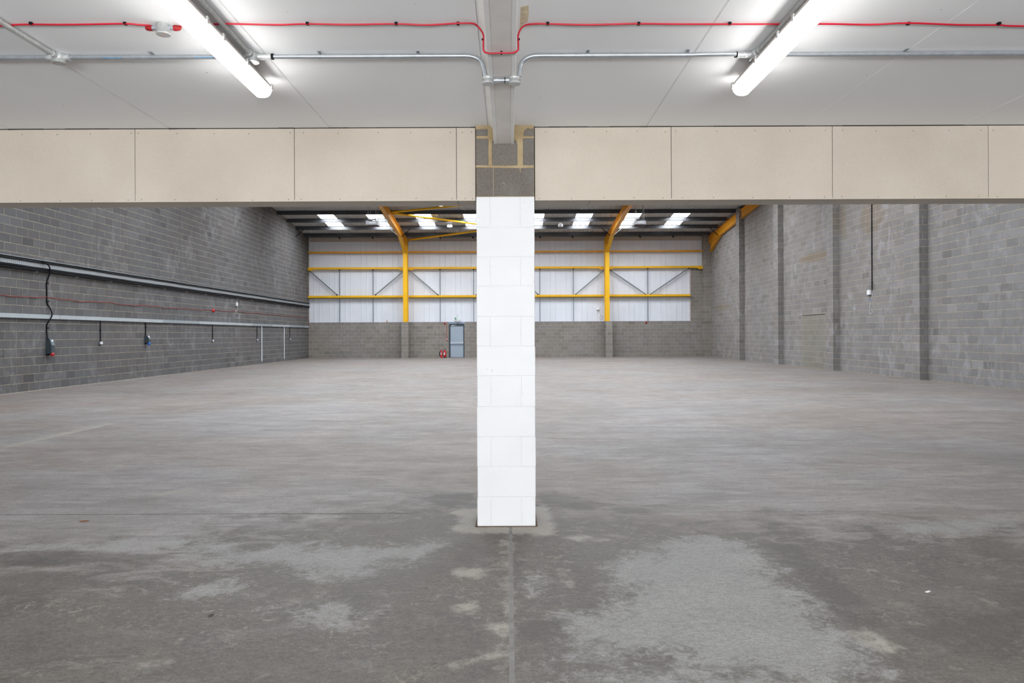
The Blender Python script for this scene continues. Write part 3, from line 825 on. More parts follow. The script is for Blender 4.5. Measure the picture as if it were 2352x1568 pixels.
# ------------------------------------------------------------------ steel portal frames
FX = [(-6.44, 'left'), (-0.13, 'middle'), (6.19, 'right'), (12.64, 'wall')]
FL = {'left': 'yellow steel portal frame nearest the left wall, column on a block pier',
      'middle': 'yellow steel portal frame hidden behind the white column',
      'right': 'yellow steel portal frame right of the white column, column on a block pier',
      'wall': 'orange steel rafter with haunch running along the right blockwork wall'}
def rz(y): return purlin_z(y)
HY, HZ, DEP = 42.6, 7.28, 0.45
for X, nm in FX:
    fr = empty('portal_frame', (X, 44.85, SILL if nm != 'wall' else 6.3), FL[nm], 'steel frame', 'yellow steel frames')
    fw, tf = (0.26, 0.02) if nm != 'wall' else (0.18, 0.02)
    if nm != 'wall':
        mb = MB(); mb.box(X - fw / 2, X + fw / 2, 44.62, 44.64, SILL + 0.02, rz(44.6) - 0.02); part('column_flange', mb, M['yellow'], fr)
        mb = MB(); mb.box(X - fw / 2, X + fw / 2, 45.08, 45.10, SILL + 0.02, rz(45.1) - 0.03); mb.box(X - .006, X + .006, 44.64, 45.08, SILL + 0.02, rz(45.1) - 0.03)
        part('column_web', mb, M['yellow'], fr)
        mb = MB(); mb.box(X - 0.16, X + 0.16, 44.6, 45.14, SILL + 0.0, SILL + 0.02); part('base_plate', mb, M['yellow'], fr)
    fw2 = 0.20 if nm != 'wall' else 0.16
    ye = RIDGE_Y if nm != 'wall' else 30.0
    yb0 = 45.1
    mb = MB()   # rafter: top flange, web, bottom flange
    mb.bar((X, yb0, rz(yb0) - 0.01), (X, ye, rz(ye) - 0.01), fw2, 0.018)
    part('rafter_top_flange', mb, M['orange'], fr)
    mb = MB(); mb.prism([(yb0, rz(yb0) - 0.02), (ye, rz(ye) - 0.02), (ye, rz(ye) - DEP), (HY, rz(HY) - DEP), (yb0, rz(yb0) - DEP)], 'x', X - 0.006, X + 0.006)
    part('rafter_web', mb, M['orange'], fr)
    mb = MB(); mb.bar((X, 44.62, rz(44.62) - DEP), (X, ye, rz(ye) - DEP), fw2, 0.018); part('rafter_bottom_flange', mb, M['orange'], fr)
    mb = MB(); mb.prism([(44.62, 6.57), (HY, HZ), (HY, rz(HY) - DEP), (44.62, rz(44.62) - DEP)], 'x', X - 0.006, X + 0.006)
    part('haunch_web', mb, M['orange'], fr)
    mb = MB(); mb.bar((X, 44.62, 6.57), (X, HY, HZ), fw2 + 0.02, 0.02); part('haunch_flange', mb, M['yellow'] if nm != 'wall' else M['orange'], fr)
    for i, y in enumerate(PY):
        s = -1
        mb = MB(); mb.box(X + s * 0.11, X + s * 0.03, y + 0.01, y + 0.03, rz(y) - 0.002, rz(y) + 0.17); part('purlin_cleat', mb, M['orange_dark'] if nm == 'wall' else M['orange'], fr)
    # knee stays from the second purlin down to the rafter's bottom flange
    for s in ((-1, 1) if nm != 'wall' else (-1,)):
        if nm == 'middle': continue
        mb = MB(); mb.tube([(X + s * 0.62, 42.66, rz(42.66) + 0.06), (X + s * 0.08, 42.75, rz(42.66) - 0.42)], 0.022, 6)
        part('knee_stay', mb, M['black'] if (s == 1) == (nm == 'left') or nm == 'wall' else M['galv'], fr)  # lit stays coloured pale, shaded ones black
mb = MB(); mb.tube([(XL + 0.5, 42.66, rz(42.66) + 0.04), (XL + 0.02, 42.7, rz(42.66) - 0.38)], 0.022, 6)
single('wall_stay', mb, M['black'], 'small dark stay from a purlin to the top of the left blockwork wall', 'steel stay')
# diagonal roof tubes of the bay left of the white column
LB = ['lowest yellow roof brace tube, rising from the left column head', 'middle yellow roof brace tube, dropping to the right from the left rafter', 'upper yellow roof brace tube, disappearing over the boxed beam']
for i, (a, b) in enumerate((((938, 551, 44.75), (1163, 521.5, 42.35)), ((900, 489.5, 38.95), (1160, 522.5, 42.25)), ((897, 487.5, 38.9), (1160, 461, 36.6)))):
    p0, p1 = at(*a), at(*b); mb = MB(); d = (p1 - p0).normalized()
    r_ = empty('roof_brace', p0, LB[i], 'steel brace', 'yellow roof brace tubes')
    mb.tube([p0 + d * 0.12, p1 - d * 0.05], 0.06, 12); part('brace_tube', mb, M['yellow'], r_)
    mb = MB(); mb.bar(p0, p0 + d * 0.22, 0.012, 0.10); part('end_plate', mb, M['orange'], r_)
# ------------------------------------------------------------------ yellow rails, rods and struts in front of the cladding
bays = [(XL + 0.02, -6.44, 'leftmost'), (-6.44, -0.13, 'second'), (-0.13, 6.19, 'third'), (6.19, 12.3, 'rightmost')]
rails = [(578, 'top', 0.105), (614.7, 'middle', 0.13), (679.6, 'lowest', 0.13)]
RZ = {}
for (py, rn, h) in rails:
    zr = at(1168, py, 45.25).z; RZ[rn] = zr
    for (a, b, bn) in bays:
        if rn == 'lowest' and bn == 'rightmost': b = 11.52
        x0 = a + (0.14 if a > -12 else 0); x1 = b - (0.14 if b < 12 and b != 11.52 else 0)
        g = empty('wall_rail', ((x0 + x1) / 2, 45.27, zr - h / 2), f'{rn} yellow steel rail across the {bn} bay of the cladded back wall', 'rail', 'yellow rails on the back wall')
        mb = MB(); mb.cbox(x0, x1, 45.18, 45.36, zr - h / 2, zr + h / 2, 0.012); part('rail_section', mb, M['yellow'] if rn != 'top' else M['orange'], g)
        if rn == 'lowest':
            mb = MB(); mb.box(x0, x1, 45.20, 45.36, zr - h / 2 - 0.045, zr - h / 2 - 0.001); part('lower_lip', mb, plain('shadowed_olive_lip', (0.16, 0.11, 0.01), 0.6) if 'lip' not in M else M['lip'], g); M['lip'] = bpy.data.materials['shadowed_olive_lip']  # dark olive bar painting the shade under the yellow rail
        if rn == 'middle':
            for (xe, sg) in ((x0, 1), (x1, -1)):
                mb = MB(); mb.prism([(xe, zr - h / 2), (xe, zr - h / 2 - 0.07), (xe + sg * 0.25, zr - h / 2 - 0.07), (xe + sg * 0.33, zr - h / 2)][::sg], 'y', 45.17, 45.34); part('end_bracket', mb, M['yellow'], g)
zl, zm = RZ['lowest'], RZ['middle']
rods = [(780, 'leftmost'), (857, 'leftmost'), (1011, 'second'), (1088, 'second'), (1240, 'third'), (1317, 'third'), (1488, 'rightmost')]
names_ = ['first', 'second', 'third', 'fourth', 'fifth', 'sixth', 'seventh']
for i, (px, bn) in enumerate(rods):
    X = at(px, 680, 45.3).x
    r_ = empty('sag_rod', (X, 45.3, SILL), f'{names_[i]} thin grey vertical rod from the left, between the yellow rails in the {bn} bay', 'steel rod', 'vertical grey rods on the cladding')
    mb = MB(); mb.box(X - 0.024, X + 0.024, 45.28, 45.32, zl + 0.06, zm - 0.06); part('upper_rod', mb, M['grey_rod'], r_)
    mb = MB(); mb.box(X - 0.022, X + 0.022, 45.28, 45.32, SILL + 0.01, zl - 0.11); part('lower_rod', mb, M['grey_rod'], r_)
    mb = MB(); mb.cbox(X - 0.045, X + 0.045, 45.26, 45.34, zm - 0.12, zm - 0.065, 0.005); part('rod_bracket', mb, M['black'], r_)
struts = [((711, 622), (774, 677), 'falling to the right from the left wall'), ((927, 623), (862.5, 677), 'rising to the column of the left frame'),
          ((939, 620), (1006, 677), 'falling right from the column of the left frame'), ((1157, 622), (1094, 677), 'mostly hidden left of the white column'),
          ((1170, 618), (1236, 676), 'just showing right of the white column'), ((1389.5, 618.5), (1322.5, 676), 'rising to the column of the right frame'),
          ((1401.5, 620.5), (1483, 676), 'falling right from the column of the right frame'), ((1582, 616), (1493.5, 676), 'rising right to the end of the cladding')]
for (a, b, tx) in struts:
    p0, p1 = at(*a, 45.27), at(*b, 45.27); d = (p1 - p0).normalized(); up = Vector((0, 1, 0)).cross(d)
    r_ = empty('diagonal_strut', p1, f'grey diagonal strut {tx}', 'steel strut', 'diagonal grey struts on the cladding')
    mb = MB(); mb.bar(p0, p1, 0.03, 0.055, up); part('strut_web', mb, M['grey_rod'], r_)
    mb = MB(); o_ = up.normalized() * 0.035; o_ = o_ if o_.z < 0 else -o_
    mb.bar(p0 - o_ * 1.2 + Vector((0, -.01, 0)), p1 - o_ * 1.2 + Vector((0, -.01, 0)), 0.05, 0.012, up); part('strut_lip', mb, M['galv_dull'], r_)
    for q in (p0, p1):
        mb = MB(); mb.cbox(q.x - .05, q.x + .05, 45.22, 45.30, q.z - .03, q.z + .03, .005); part('strut_foot', mb, M['black'], r_)

# ------------------------------------------------------------------ steel exit door
dr = empty('door_1', ((DX0 + DX1) / 2, YB, 0), kind='structure')
zd = at(1048, 743.6, YB - .02).z; ztop = SILL + 0.0
mb = MB(); mb.cbox(DX0 - 0.04, DX1 + 0.04, YB - 0.03, YB + 0.1, zd, ztop, 0.004); part('lintel', mb, M['lintel'], dr)
mb = MB(); mb.box(DX0, DX0 + 0.085, YB - 0.02, YB + 0.1, 0, zd); mb.box(DX1 - 0.06, DX1, YB - 0.02, YB + 0.1, 0, zd); mb.box(DX0 + .085, DX1 - .06, YB - 0.02, YB + 0.1, zd - 0.11, zd); mb.box(DX0 + .085, DX1 - .06, YB - 0.02, YB + .1, 0, 0.015)
part('door_frame', mb, M['door_frame'], dr)
mb = MB(); mb.cbox(DX0 + 0.085, DX1 - 0.06, YB + 0.02, YB + 0.06, 0.015, zd - 0.11, 0.004); leaf = part('door_leaf', mb, M['door'], dr)
zbz = at(1048, 787.6, YB).z
mb = MB(); mb.cyl((DX0 + .10, YB - 0.06, zbz), (DX1 - .075, YB - 0.06, zbz), 0.016, 10)
for xx in (DX0 + .115, DX1 - .09): mb.cbox(xx - .02, xx + .02, YB - 0.075, YB + 0.02, zbz - .03, zbz + .09, .006)
part('push_bar', mb, M['steel_bar'], leaf, label='bright steel push bar')
mb = MB(); mb.box(DX0 + .085, DX1 - .06, YB + .012, YB + .02, zbz - 0.13, zbz - 0.03); part('kick_rail', mb, M['lintel'], leaf)
mb = MB(); mb.cbox(DX0 + .17, DX0 + .29, YB - .04, YB + .02, zd - .13, zd - .085, .008); mb.bar((DX0 + .2, YB - .03, zd - .08), (DX0 + .5, YB - .03, zd - .09), .015, .01)
part('door_closer', mb, M['white_plastic'], leaf, label='white door closer')

# exit sign hanging above the door
sx0, sx1 = at(1043.8, 730, YB - .15).x, at(1055.6, 730, YB - .15).x; sz0, sz1 = at(1050, 736.4, YB - .15).z, at(1050, 727.0, YB - .15).z
sg = empty('exit_sign', ((sx0 + sx1) / 2, YB - .15, sz0), 'white exit sign box with green running man panel above the grey door', 'sign')
mb = MB(); mb.cbox(sx0, sx1, YB - .19, YB - .11, sz0, sz1, .012); part('sign_case', mb, M['white_plastic'], sg)
gx0, gx1 = sx0 + .015, sx0 + .015 + (sx1 - sx0) * .66; gz0, gz1 = sz0 + .055, sz1 - .055
mb = MB(); mb.box(gx0, gx1, YB - .194, YB - .189, gz0, gz1); gp = part('green_panel', mb, M['green'], sg)
yy = YB - .197; gw, gh = gx1 - gx0, gz1 - gz0
mb = MB()
fig = lambda a, b: (gx0 + gw * a, gz0 + gh * b)
mb.prism([fig(.62, .1), fig(.92, .1), fig(.92, .9), fig(.62, .9)], 'y', yy, yy + .003)               # doorway
part('doorway_pictogram', mb, M['white_plastic'], gp)
mb = MB()
mb.tube([Vector((*fig(.50, .80), 0)).xzy + Vector((0, yy - .002, 0)), Vector((*fig(.50, .80), 0)).xzy + Vector((0, yy + .002, 0))], gh * .09, 10)
for pts_ in ([(.48, .68), (.42, .42)], [(.42, .42), (.52, .28), (.48, .10)], [(.42, .42), (.34, .28), (.24, .26)], [(.48, .66), (.58, .52)], [(.47, .66), (.36, .60), (.33, .46)]):
    for (a, b) in zip(pts_, pts_[1:]):
        A_, B_ = fig(*a), fig(*b); mb.bar((A_[0], yy, A_[1]), (B_[0], yy, B_[1]), .004, gh * .085, Vector((B_[0] - A_[0], 0, B_[1] - A_[1])).cross(Vector((0, 1, 0))))
part('running_man', mb, M['white_plastic'], gp)
mb = MB(); mb.prism([fig(.04, .5), fig(.16, .78), fig(.16, .22)], 'y', yy, yy + .003); part('arrow', mb, M['white_plastic'], gp)
mb = MB(); cx = (sx0 + sx1) / 2 + .02; mb.tube([(cx - .03, YB - .15, sz1), (cx, YB - .14, sz1 + .12), (cx + .03, YB - .15, sz1)], .008, 6); mb.cyl((cx, YB - .14, sz1 + .11), (cx, YB + .03, sz1 + .11), .012, 8)
part('hanging_hook', mb, M['grey_rod'], sg)

# fire alarm items on the back wall
def sounder(px, py, Y, lab, n=Vector((0, -1, 0)), r=.055, p=None):
    c = p or at(px, py, Y)
    s = empty('alarm_sounder', c, lab, 'alarm')
    mb = MB(); mb.lathe(c, n, [(0, r * 1.1), (.03, r * 1.1), (.04, r), (.075, r * .95), (.09, r * .6)], 16); part('sounder_body', mb, M['red_plastic'], s)
    mb = MB(); mb.lathe(c + n * .088, n, [(0, r * .5), (.012, r * .45)], 12); part('sounder_grille', mb, M['black'], s)
    return s
sounder(1021.2, 742.6, YB - .004, 'round red alarm sounder on the back wall left of the grey door')
sounder(1484, 740.3, YB - .004, 'round red alarm sounder at the top of the block wall in the rightmost bay')
c = at(1026.2, 779, YB - .01); cp = empty('call_point', c, 'small red and white fire call point left of the grey door', 'alarm')
mb = MB(); mb.lathe(c, (0, -1, 0), [(0, .062), (.04, .062), (.05, .05)], 16); part('call_point_case', mb, M['red_plastic'], cp)
mb = MB(); mb.cbox(c.x - .035, c.x + .035, c.y - .058, c.y - .048, c.z - .012, c.z + .035, .004); part('call_point_plate', mb, M['white_plastic'], cp)
mb = MB(); mb.tube([(c.x + .0, YB - .014, SILL + .02), (c.x, YB - .014, c.z + .05)], .011, 8); single('red_conduit', mb, plain('faded_red_conduit', (0.42, 0.10, 0.09), 0.6), 'thin red conduit dropping to the call point left of the grey door', 'conduit')
# extinguishers
def extinguisher(px, w, H, lab, hose):
    X = at(px, 815, YB - .2).x; Y = YB - .2; r = w / 2
    e = empty('fire_extinguisher', (X, Y, 0), lab, 'fire extinguisher')
    mb = MB(); mb.lathe((X, Y, 0.0), (0, 0, 1), [(0, r * .9), (.03, r), (H * .74, r), (H * .82, r * .75), (H * .86, r * .35), (H * .90, r * .3)], 20); part('cylinder', mb, M['red_plastic'], e)
    mb = MB(); mb.bar((X - .01, Y, H * .92), (X + .07, Y, H * .98), .02, .02); mb.bar((X - .01, Y, H * .90), (X + .06, Y, H * .91), .02, .014); mb.cyl((X, Y, H * .86), (X, Y, H * .96), .02, 8); part('handle', mb, M['red_gland'] if hose else M['black'], e)
    mb = MB()
    if hose: mb.tube([(X - .01, Y - .02, H * .9), (X - r * 1.1, Y - .02, H * .86), (X - r * 1.35, Y - .02, H * .7), (X - r * 1.4, Y - .02, H * .62)], .012, 8); mb.lathe((X - r * 1.4, Y - .02, H * .68), (0, 0, -1), [(0, .02), (.05, .03), (.22, .034), (.24, .03)], 10)
    else: mb.tube([(X, Y - .02, H * .9), (X - r * .9, Y - .03, H * .84), (X - r * 1.05, Y - .03, H * .5)], .011, 8)
    part('hose', mb, M['black'], e)
    mb = MB(); n = 6
    vs = [(X + (r + .002) * math.sin(a), Y - (r + .002) * math.cos(a), z) for z in (H * .32, H * .62) for a in [(-.8 + .9 * i / n) for i in range(n + 1)]]
    mb.add(vs, [(i, i + 1, n + 2 + i, n + 1 + i) for i in range(n)]); part('paper_label', mb, M['white_plastic'], e)
    if not hose:
        mb = MB(); mb.lathe((X, Y, 0), (0, 0, 1), [(0, r * 1.04), (.05, r * 1.04), (.055, r)], 20); part('base_ring', mb, M['black'], e)
extinguisher(1013.8, .125, .53, 'slim red fire extinguisher with a black horn, left of the pair by the door', True)
extinguisher(1022.0, .165, .54, 'wider red fire extinguisher with black base, right of the pair by the door', False)
# small sensor box and coiled wire on the cladding
c = at(1373.3, 708.5, YC - .06); b_ = empty('sensor_box', c, 'small white sensor box on the cladding left of the right frame column', 'electrical box')
mb = MB(); mb.cbox(c.x - .08, c.x + .08, YC - .10, YC - .022, c.z - .09, c.z + .09, .01); part('box_case', mb, M['white_plastic'], b_)
mb = MB(); mb.box(c.x - .08, c.x + .08, YC - .095, YC - .03, c.z - .115, c.z - .091); part('box_base', mb, M['slate_light'], b_)
mb = MB(); c = at(1381, 729.5, YC - .04); mb.tube([c + Vector((.10 * math.cos(a) * (1 - .1 * k / 12), 0, .14 * math.sin(a))) for k, a in enumerate([i * math.pi / 6 for i in range(17)])], .006, 6)
mb.tube([at(1378, 716, YC - .04), at(1379.5, 724, YC - .04), at(1383, 729, YC - .04), at(1379, 735.5, YC - .04)], .006, 6)
single('wire_coil', mb, M['wire_grey'], 'loose coil of thin grey wire hanging on the cladding beside the right frame column', 'cable')
c = at(888.5, 737, YB - .06); mb = MB(); mb.lathe((c.x, YB - .05, SILL), (0, 0, 1), [(0, .02), (.05, .022), (.1, .03), (.13, .01)], 8); single('copper_stub', mb, M['copper'], 'small orange stub standing on the sill left of the left frame column', 'pipe stub')

# ------------------------------------------------------------------ hanging white units and high bay lamps
def unit(px, py0, py1, w, lab, mirror):
    Y = 36.5; a = at(px, py1, Y); z0 = a.z; z1 = at(px, py0, Y).z; X = a.x
    u = empty('hanging_heater', (X, Y, z0), lab, 'heater', 'white units hung from the roof')
    mb = MB(); mb.cbox(X - w / 2, X + w / 2, Y, Y + .75, z0, z1, .02); case = part('heater_case', mb, M['heater'], u)
    mb = MB(); mb.box(X - w / 2 + .05, X + w / 2 - .05, Y + .04, Y + .71, z0 - .012, z0 + .004); part('underside_grille', mb, M['heater_dark'], u, label='dark maroon underside grille')
    mb = MB(); mb.cbox(X - .12, X + .2, Y - .012, Y + .002, z0 + .07, z1 - .06, .004); part('front_plate', mb, M['white_plastic'], case)
    mb = MB(); mb.cbox(X - .2, X - .02, Y + .05, Y + .25, z1, z1 + .06, .01); mb.tube([(X - .02, Y + .1, z1 + .03), (X + .05, Y + .1, z1 + .1), (X + .18, Y + .12, z1 + .08), (X + .2, Y + .14, z1)], .02, 8)
    part('burner_pipework', mb, M['black'], u, label='black pipework on top')
    for dx, dy in ((-.2, .1), (-.17, .6), (.2, .1), (.22, .6)):
        mb = MB(); t_ = roof_z(Y + dy); mb.cyl((X + dx, Y + dy, z1 - .01), (X + dx, Y + dy, t_), .012, 6); part('hanging_rod', mb, M['galv'], u)
unit(853.8, 507, 516, .62, 'white box heater hung on thin rods beside the left frame rafter', 0)
unit(1471, 506, 515, .60, 'white box heater hung on thin rods beside the right frame rafter', 1)
def highbay(px, py, Y, lit, lab):
    c = at(px, py, Y); top = roof_z(Y)
    u = empty('high_bay_lamp', (c.x, Y, c.z - .12), lab, 'lamp')
    mb = MB(); mb.lathe((c.x, Y, c.z + .12), (0, 0, -1), [(0, .05), (.03, .09), (.10, .13), (.14, .14)], 14); part('lamp_housing', mb, M['white_plastic'], u)
    mb = MB(); mb.lathe((c.x, Y, c.z - .02), (0, 0, -1), [(0, .138), (.05, .15), (.09, .13), (.10, .05)], 14); part('lamp_globe', mb, M['bay_lens'] if lit else M['heater'], u)
    mb = MB(); mb.cyl((c.x, Y, c.z + .11), (c.x, Y, top), .012, 6); part('hanging_rod', mb, M['galv'], u)
highbay(1033, 516.5, 41.6, True, 'lit round lamp glowing between the purlins left of the white column')
highbay(1287.5, 516.5, 41.6, False, 'unlit round white lamp hung between the purlins right of the white column')
highbay(1012.5, 467.5, 35.6, True, 'lit round lamp whose glow just shows under the edge of the boxed beam')

# ------------------------------------------------------------------ services along the left wall
WX = XL + PR
def lw(px, py, off=0.0): return on_x(px, py, XL + off)
tz = {k: lw(0, v, .1).z for k, v in (('top', 582), ('r0', 586.5), ('t1', 589.5), ('t0', 600.5), ('c0', 610.5))}
tr = empty('cable_tray', (XL, 30, tz['c0']), 'long perforated steel cable tray with black cable bundles along the left wall', 'cable tray')
Y0, Y1 = 8.0, 45.3
mb = MB(); mb.box(XL + .03, XL + .05, Y0, Y1, tz['t0'] - .02, tz['top'] - .03); part('tray_plate', mb, M['tray'], tr)
mb = MB(); mb.box(XL + .02, XL + .12, Y0, Y1, tz['top'] - .035, tz['top'] - .015); mb.box(XL + .11, XL + .12, Y0, Y1, tz['top'] - .035, tz['top']); part('tray_rim', mb, M['trunking_b'], tr)
def wavy(z, off, amp, seed, r, n=150, x0=Y0, x1=Y1):
    q = random.Random(seed); ph = [q.uniform(0, 6.3) for _ in range(3)]
    return [(XL + off + amp * .5 * math.sin(y * 2.1 + ph[1]), y, z + amp * (math.sin(y * 1.3 + ph[0]) + .6 * math.sin(y * 3.7 + ph[2]))) for y in [x0 + (x1 - x0) * i / (n - 1) for i in range(n)]]
for i, (z, off) in enumerate(((tz['r0'] - .018, .08),)):
    mb = MB(); mb.tube(wavy(z, off, .004, i, .016), .016, 6); part('upper_cable', mb, M['black'], tr)
zc = tz['t0'] - .015
for i in range(5):
    mb = MB(); mb.tube(wavy(zc - i * .026, .075 + .012 * (i % 2), .004, 10 + i, .017), .017, 6); part('lower_cable', mb, M['black'], tr)
for k in range(16):
    y = 17.3 + k * 1.78
    mb = MB(); mb.cyl((XL + .006, y, tz['c0'] - .03), (XL + .13, y, tz['c0'] - .03), .012, 6); mb.box(XL + .03, XL + .045, y - .01, y + .01, tz['c0'] - .03, tz['top']); part('tray_bracket', mb, M['galv'], tr)
# trunking in 3 m lengths
zt1, zt0 = lw(0, 718, .08).z, lw(0, 728.4, .08).z
tk = empty('trunking', (XL, 30, zt0), 'pale galvanised box trunking running low along the left wall', 'trunking')
yj = [8.1, 11.1, 14.1, 17.1, 20.1, 23.1, 26.1, 29.15, 32.2, 35.2, 38.2, 41.2, 44.2, 45.1]
for i, (a, b) in enumerate(zip(yj, yj[1:])):
    mb = MB(); mb.cbox(XL + .005, XL + .08, a + .002, b - .002, zt0, zt1, .004); part('trunking_length', mb, M['trunking'] if i not in (6, 9, 11) else M['trunking_b'], tk)
    mb = MB(); mb.box(XL + .0795, XL + .082, a, a + .02, zt0 + .004, zt1 - .004); part('trunking_coupler', mb, M['trunking_b'], tk)
# red cable
zr0 = lw(0, 676, .02).z
pts = [(XL + .022, y, zr0 + .018 * math.sin(y * 2.3) + .012 * math.sin(y * 6.1 + 1) + (.06 if y > 28 else 0.0) * min(1, (y - 28) / 4)) for y in np.linspace(8, 45.0, 170)]
zend = pts[-1][2]
pts += [(XL + .03, 45.2, zend - .03), (XL + .04, 45.25, zend - .12), (XL + .045, 45.26, zend - .5)]
mb = MB(); mb.tube(pts, .011, 6); single('alarm_cable', mb, M['red_cable_dull'], 'thin dull red cable running along the left blockwork wall', 'cable')
c = lw(488.5, 713.2, 0.0); sounder(0, 0, 0, 'round red alarm sounder on the left wall, on the dull red cable', Vector((1, 0, 0)), .07, Vector((XL + .004, c.y, c.z)))
# white sensor box with dangling wire
c = lw(542, 698.5, .0); b_ = empty('junction_box', (XL, c.y, c.z - .09), 'small white box on the left wall with a wire loop below it', 'electrical box')
mb = MB(); mb.cbox(XL + .002, XL + .07, c.y - .07, c.y + .07, c.z - .09, c.z + .09, .01); part('box_case', mb, M['white_plastic'], b_)
mb = MB(); mb.box(XL + .002, XL + .06, c.y - .06, c.y + .06, c.z - .11, c.z - .091); part('box_base', mb, M['black'], b_)
mb = MB(); mb.tube([(XL + .05, c.y, c.z + .09), (XL + .06, c.y + .02, c.z + .3), (XL + .05, c.y - .03, tz['c0'] - .02)], .006, 6); part('feed_wire', mb, M['wire_white'], b_)
loop = [lw(544, 703, .06), lw(545.5, 711, .05), lw(540, 717, .04), lw(539, 726, .03), lw(543, 731, .03), lw(549, 730, .03), lw(549.5, 724, .03), lw(544, 717, .05), lw(540.5, 712, .05)]
mb = MB(); mb.tube(loop, .007, 6); part('wire_loop', mb, M['wire_white'], b_)
# big switched socket with red plug, fed by a black cable
def isolator(px, py0, py1, plug, lab, w=.17):
    a = lw(px, py0); z1 = a.z; y = a.y; z0 = lw(px, py1).z; H = z1 - z0; X = XL + .004
    s = empty('switched_socket', (X, y, z0), lab, 'electrical socket')
    mb = MB(); mb.prism([(X, z0 + H * .10), (X, z1), (X + .10, z1), (X + .155, z1 - H * .42), (X + .155, z0 + H * .16), (X + .12, z0 + H * .1)], 'y', y - w / 2, y + w / 2); part('socket_case', mb, M['slate'], s)
    mb = MB(); mb.bar((X + .103, y, z1 - .01), (X + .158, y, z1 - H * .41), w * .8, .01, (1, 0, .2)); part('front_plate', mb, M['slate_light'], s)
    mb = MB(); mb.lathe((X + .112, y, z1 - H * .15), (1, 0, .2), [(0, .035), (.02, .033), (.03, .02)], 12); part('rotary_switch', mb, M['white_plastic'], s)
    d = Vector((.75, 0, -.5)).normalized()
    mb = MB(); mb.lathe((X + .06, y, z0 + H * .16), d, [(0, .045), (.06, .05), (.061, .055)], 14); part('socket_collar', mb, M['slate'], s)
    mb = MB(); mb.lathe(Vector((X + .06, y, z0 + H * .16)) + d * .055, d, [(0, .056), (.06, .056), (.065, .045)], 14); part('socket_lid', mb, plug, s)
    mb = MB(); mb.cbox(X, X + .04, y - w / 2 - .0, y + w / 2, z0, z0 + H * .12, .01); part('socket_foot', mb, M['black'], s)
    return s, y, z1
s, y, z1 = isolator(109, 777.5, 816, M['red_plastic'], 'large slate grey switched socket with a red lid on the left wall')
cabp = [lw(96, 601, .10), lw(103, 603, .13), lw(111, 609, .13), lw(114.5, 617, .13), lw(114, 628, .08), lw(110, 640, .03), lw(107, 650, .02), lw(107.5, 665, .02), lw(107.5, 685, .02), lw(107.5, 692, .02), lw(110, 700, .02), lw(115, 708, .05), lw(119, 718, .10), lw(119, 726, .10), lw(115, 733, .08), lw(108, 745, .03), lw(107, 755, .02), lw(108, 768, .04), lw(109.2, 778, .06)]
# densify with Catmull-Rom
def smooth(pts, n=5):
    o = []
    for i in range(len(pts) - 1):
        p0, p1, p2, p3 = pts[max(i - 1, 0)], pts[i], pts[i + 1], pts[min(i + 2, len(pts) - 1)]
        for k in range(n):
            u = k / n
            o.append(0.5 * ((2 * p1) + (p2 - p0) * u + (2 * p0 - 5 * p1 + 4 * p2 - p3) * u * u + (3 * p1 - p0 - 3 * p2 + p3) * u ** 3))
    return o + [pts[-1]]
mb = MB(); mb.tube(smooth(cabp), .017, 8)
cb = empty('supply_cable', tuple(cabp[0]), 'thick black cable snaking from the cable tray down to the large socket', 'cable')
part('cable_run', mb, M['black'], cb)
for q in ((107.3, 650), (107.3, 692), (107.3, 753)):
    p_ = lw(*q, .0); mb = MB(); mb.cbox(XL + .003, XL + .05, p_.y - .03, p_.y + .03, p_.z - .02, p_.z + .02, .008); part('cable_cleat', mb, M['black'], cb)
s, y, z1 = isolator(333.5, 770.5, 789.5, M['blue_plastic'], 'slate grey switched socket with a blue lid under the trunking', .15)
mb = MB(); q = lw(331, 760); mb.tube([(XL + .03, y - .02, zt0), (XL + .03, y - .02, z1)], .02, 8); mb.cyl((XL + .005, y - .02, (zt0 + z1) / 2 + .06), (XL + .06, y - .02, (zt0 + z1) / 2 + .06), .025, 8)
single('drop_conduit', mb, M['conduit_black'], 'short black conduit dropping from the trunking to the blue lidded socket', 'conduit')
# small sockets on black drops
for px, py, lab in ((229, 787.5, 'nearest'), (487, 782, 'second'), (589.4, 780, 'third'), (664.8, 778.3, 'farthest')):
    c = lw(px, py, .0); y = c.y; z = c.z
    s = empty('wall_socket', (XL, y, z - .05), f'{lab} of the small metal wall sockets hanging below the trunking on the left wall', 'electrical socket', 'small metal sockets on black conduit drops')
    mb = MB(); mb.cbox(XL + .004, XL + .06, y - .075, y + .075, z - .045, z + .045, .006); cs = part('socket_case', mb, M['grey_metal'], s)
    mb = MB(); mb.cbox(XL + .059, XL + .064, y - .06, y + .06, z - .034, z + .034, .003); part('face_plate', mb, M['white_plastic'], cs)
    mb = MB(); mb.box(XL + .063, XL + .066, y - .03, y - .015, z - .01, z + .02); mb.box(XL + .063, XL + .066, y + .015, y + .03, z - .01, z + .02); part('rocker_switch', mb, M['slate'], cs)
    mb = MB(); mb.box(XL + .004, XL + .05, y - .05, y + .05, z - .06, z - .045); part('bottom_entry', mb, M['black'], s)
    mb = MB(); mb.tube([(XL + .03, y, zt0), (XL + .03, y, z + .04)], .018, 8); dc = part('drop_conduit', mb, M['conduit_black'], s)
    zm_ = (zt0 + z) / 2 + .06; mb = MB(); mb.cbox(XL + .004, XL + .055, y - .03, y + .03, zm_ - .015, zm_ + .015, .005); part('conduit_saddle', mb, M['conduit_black'], dc)
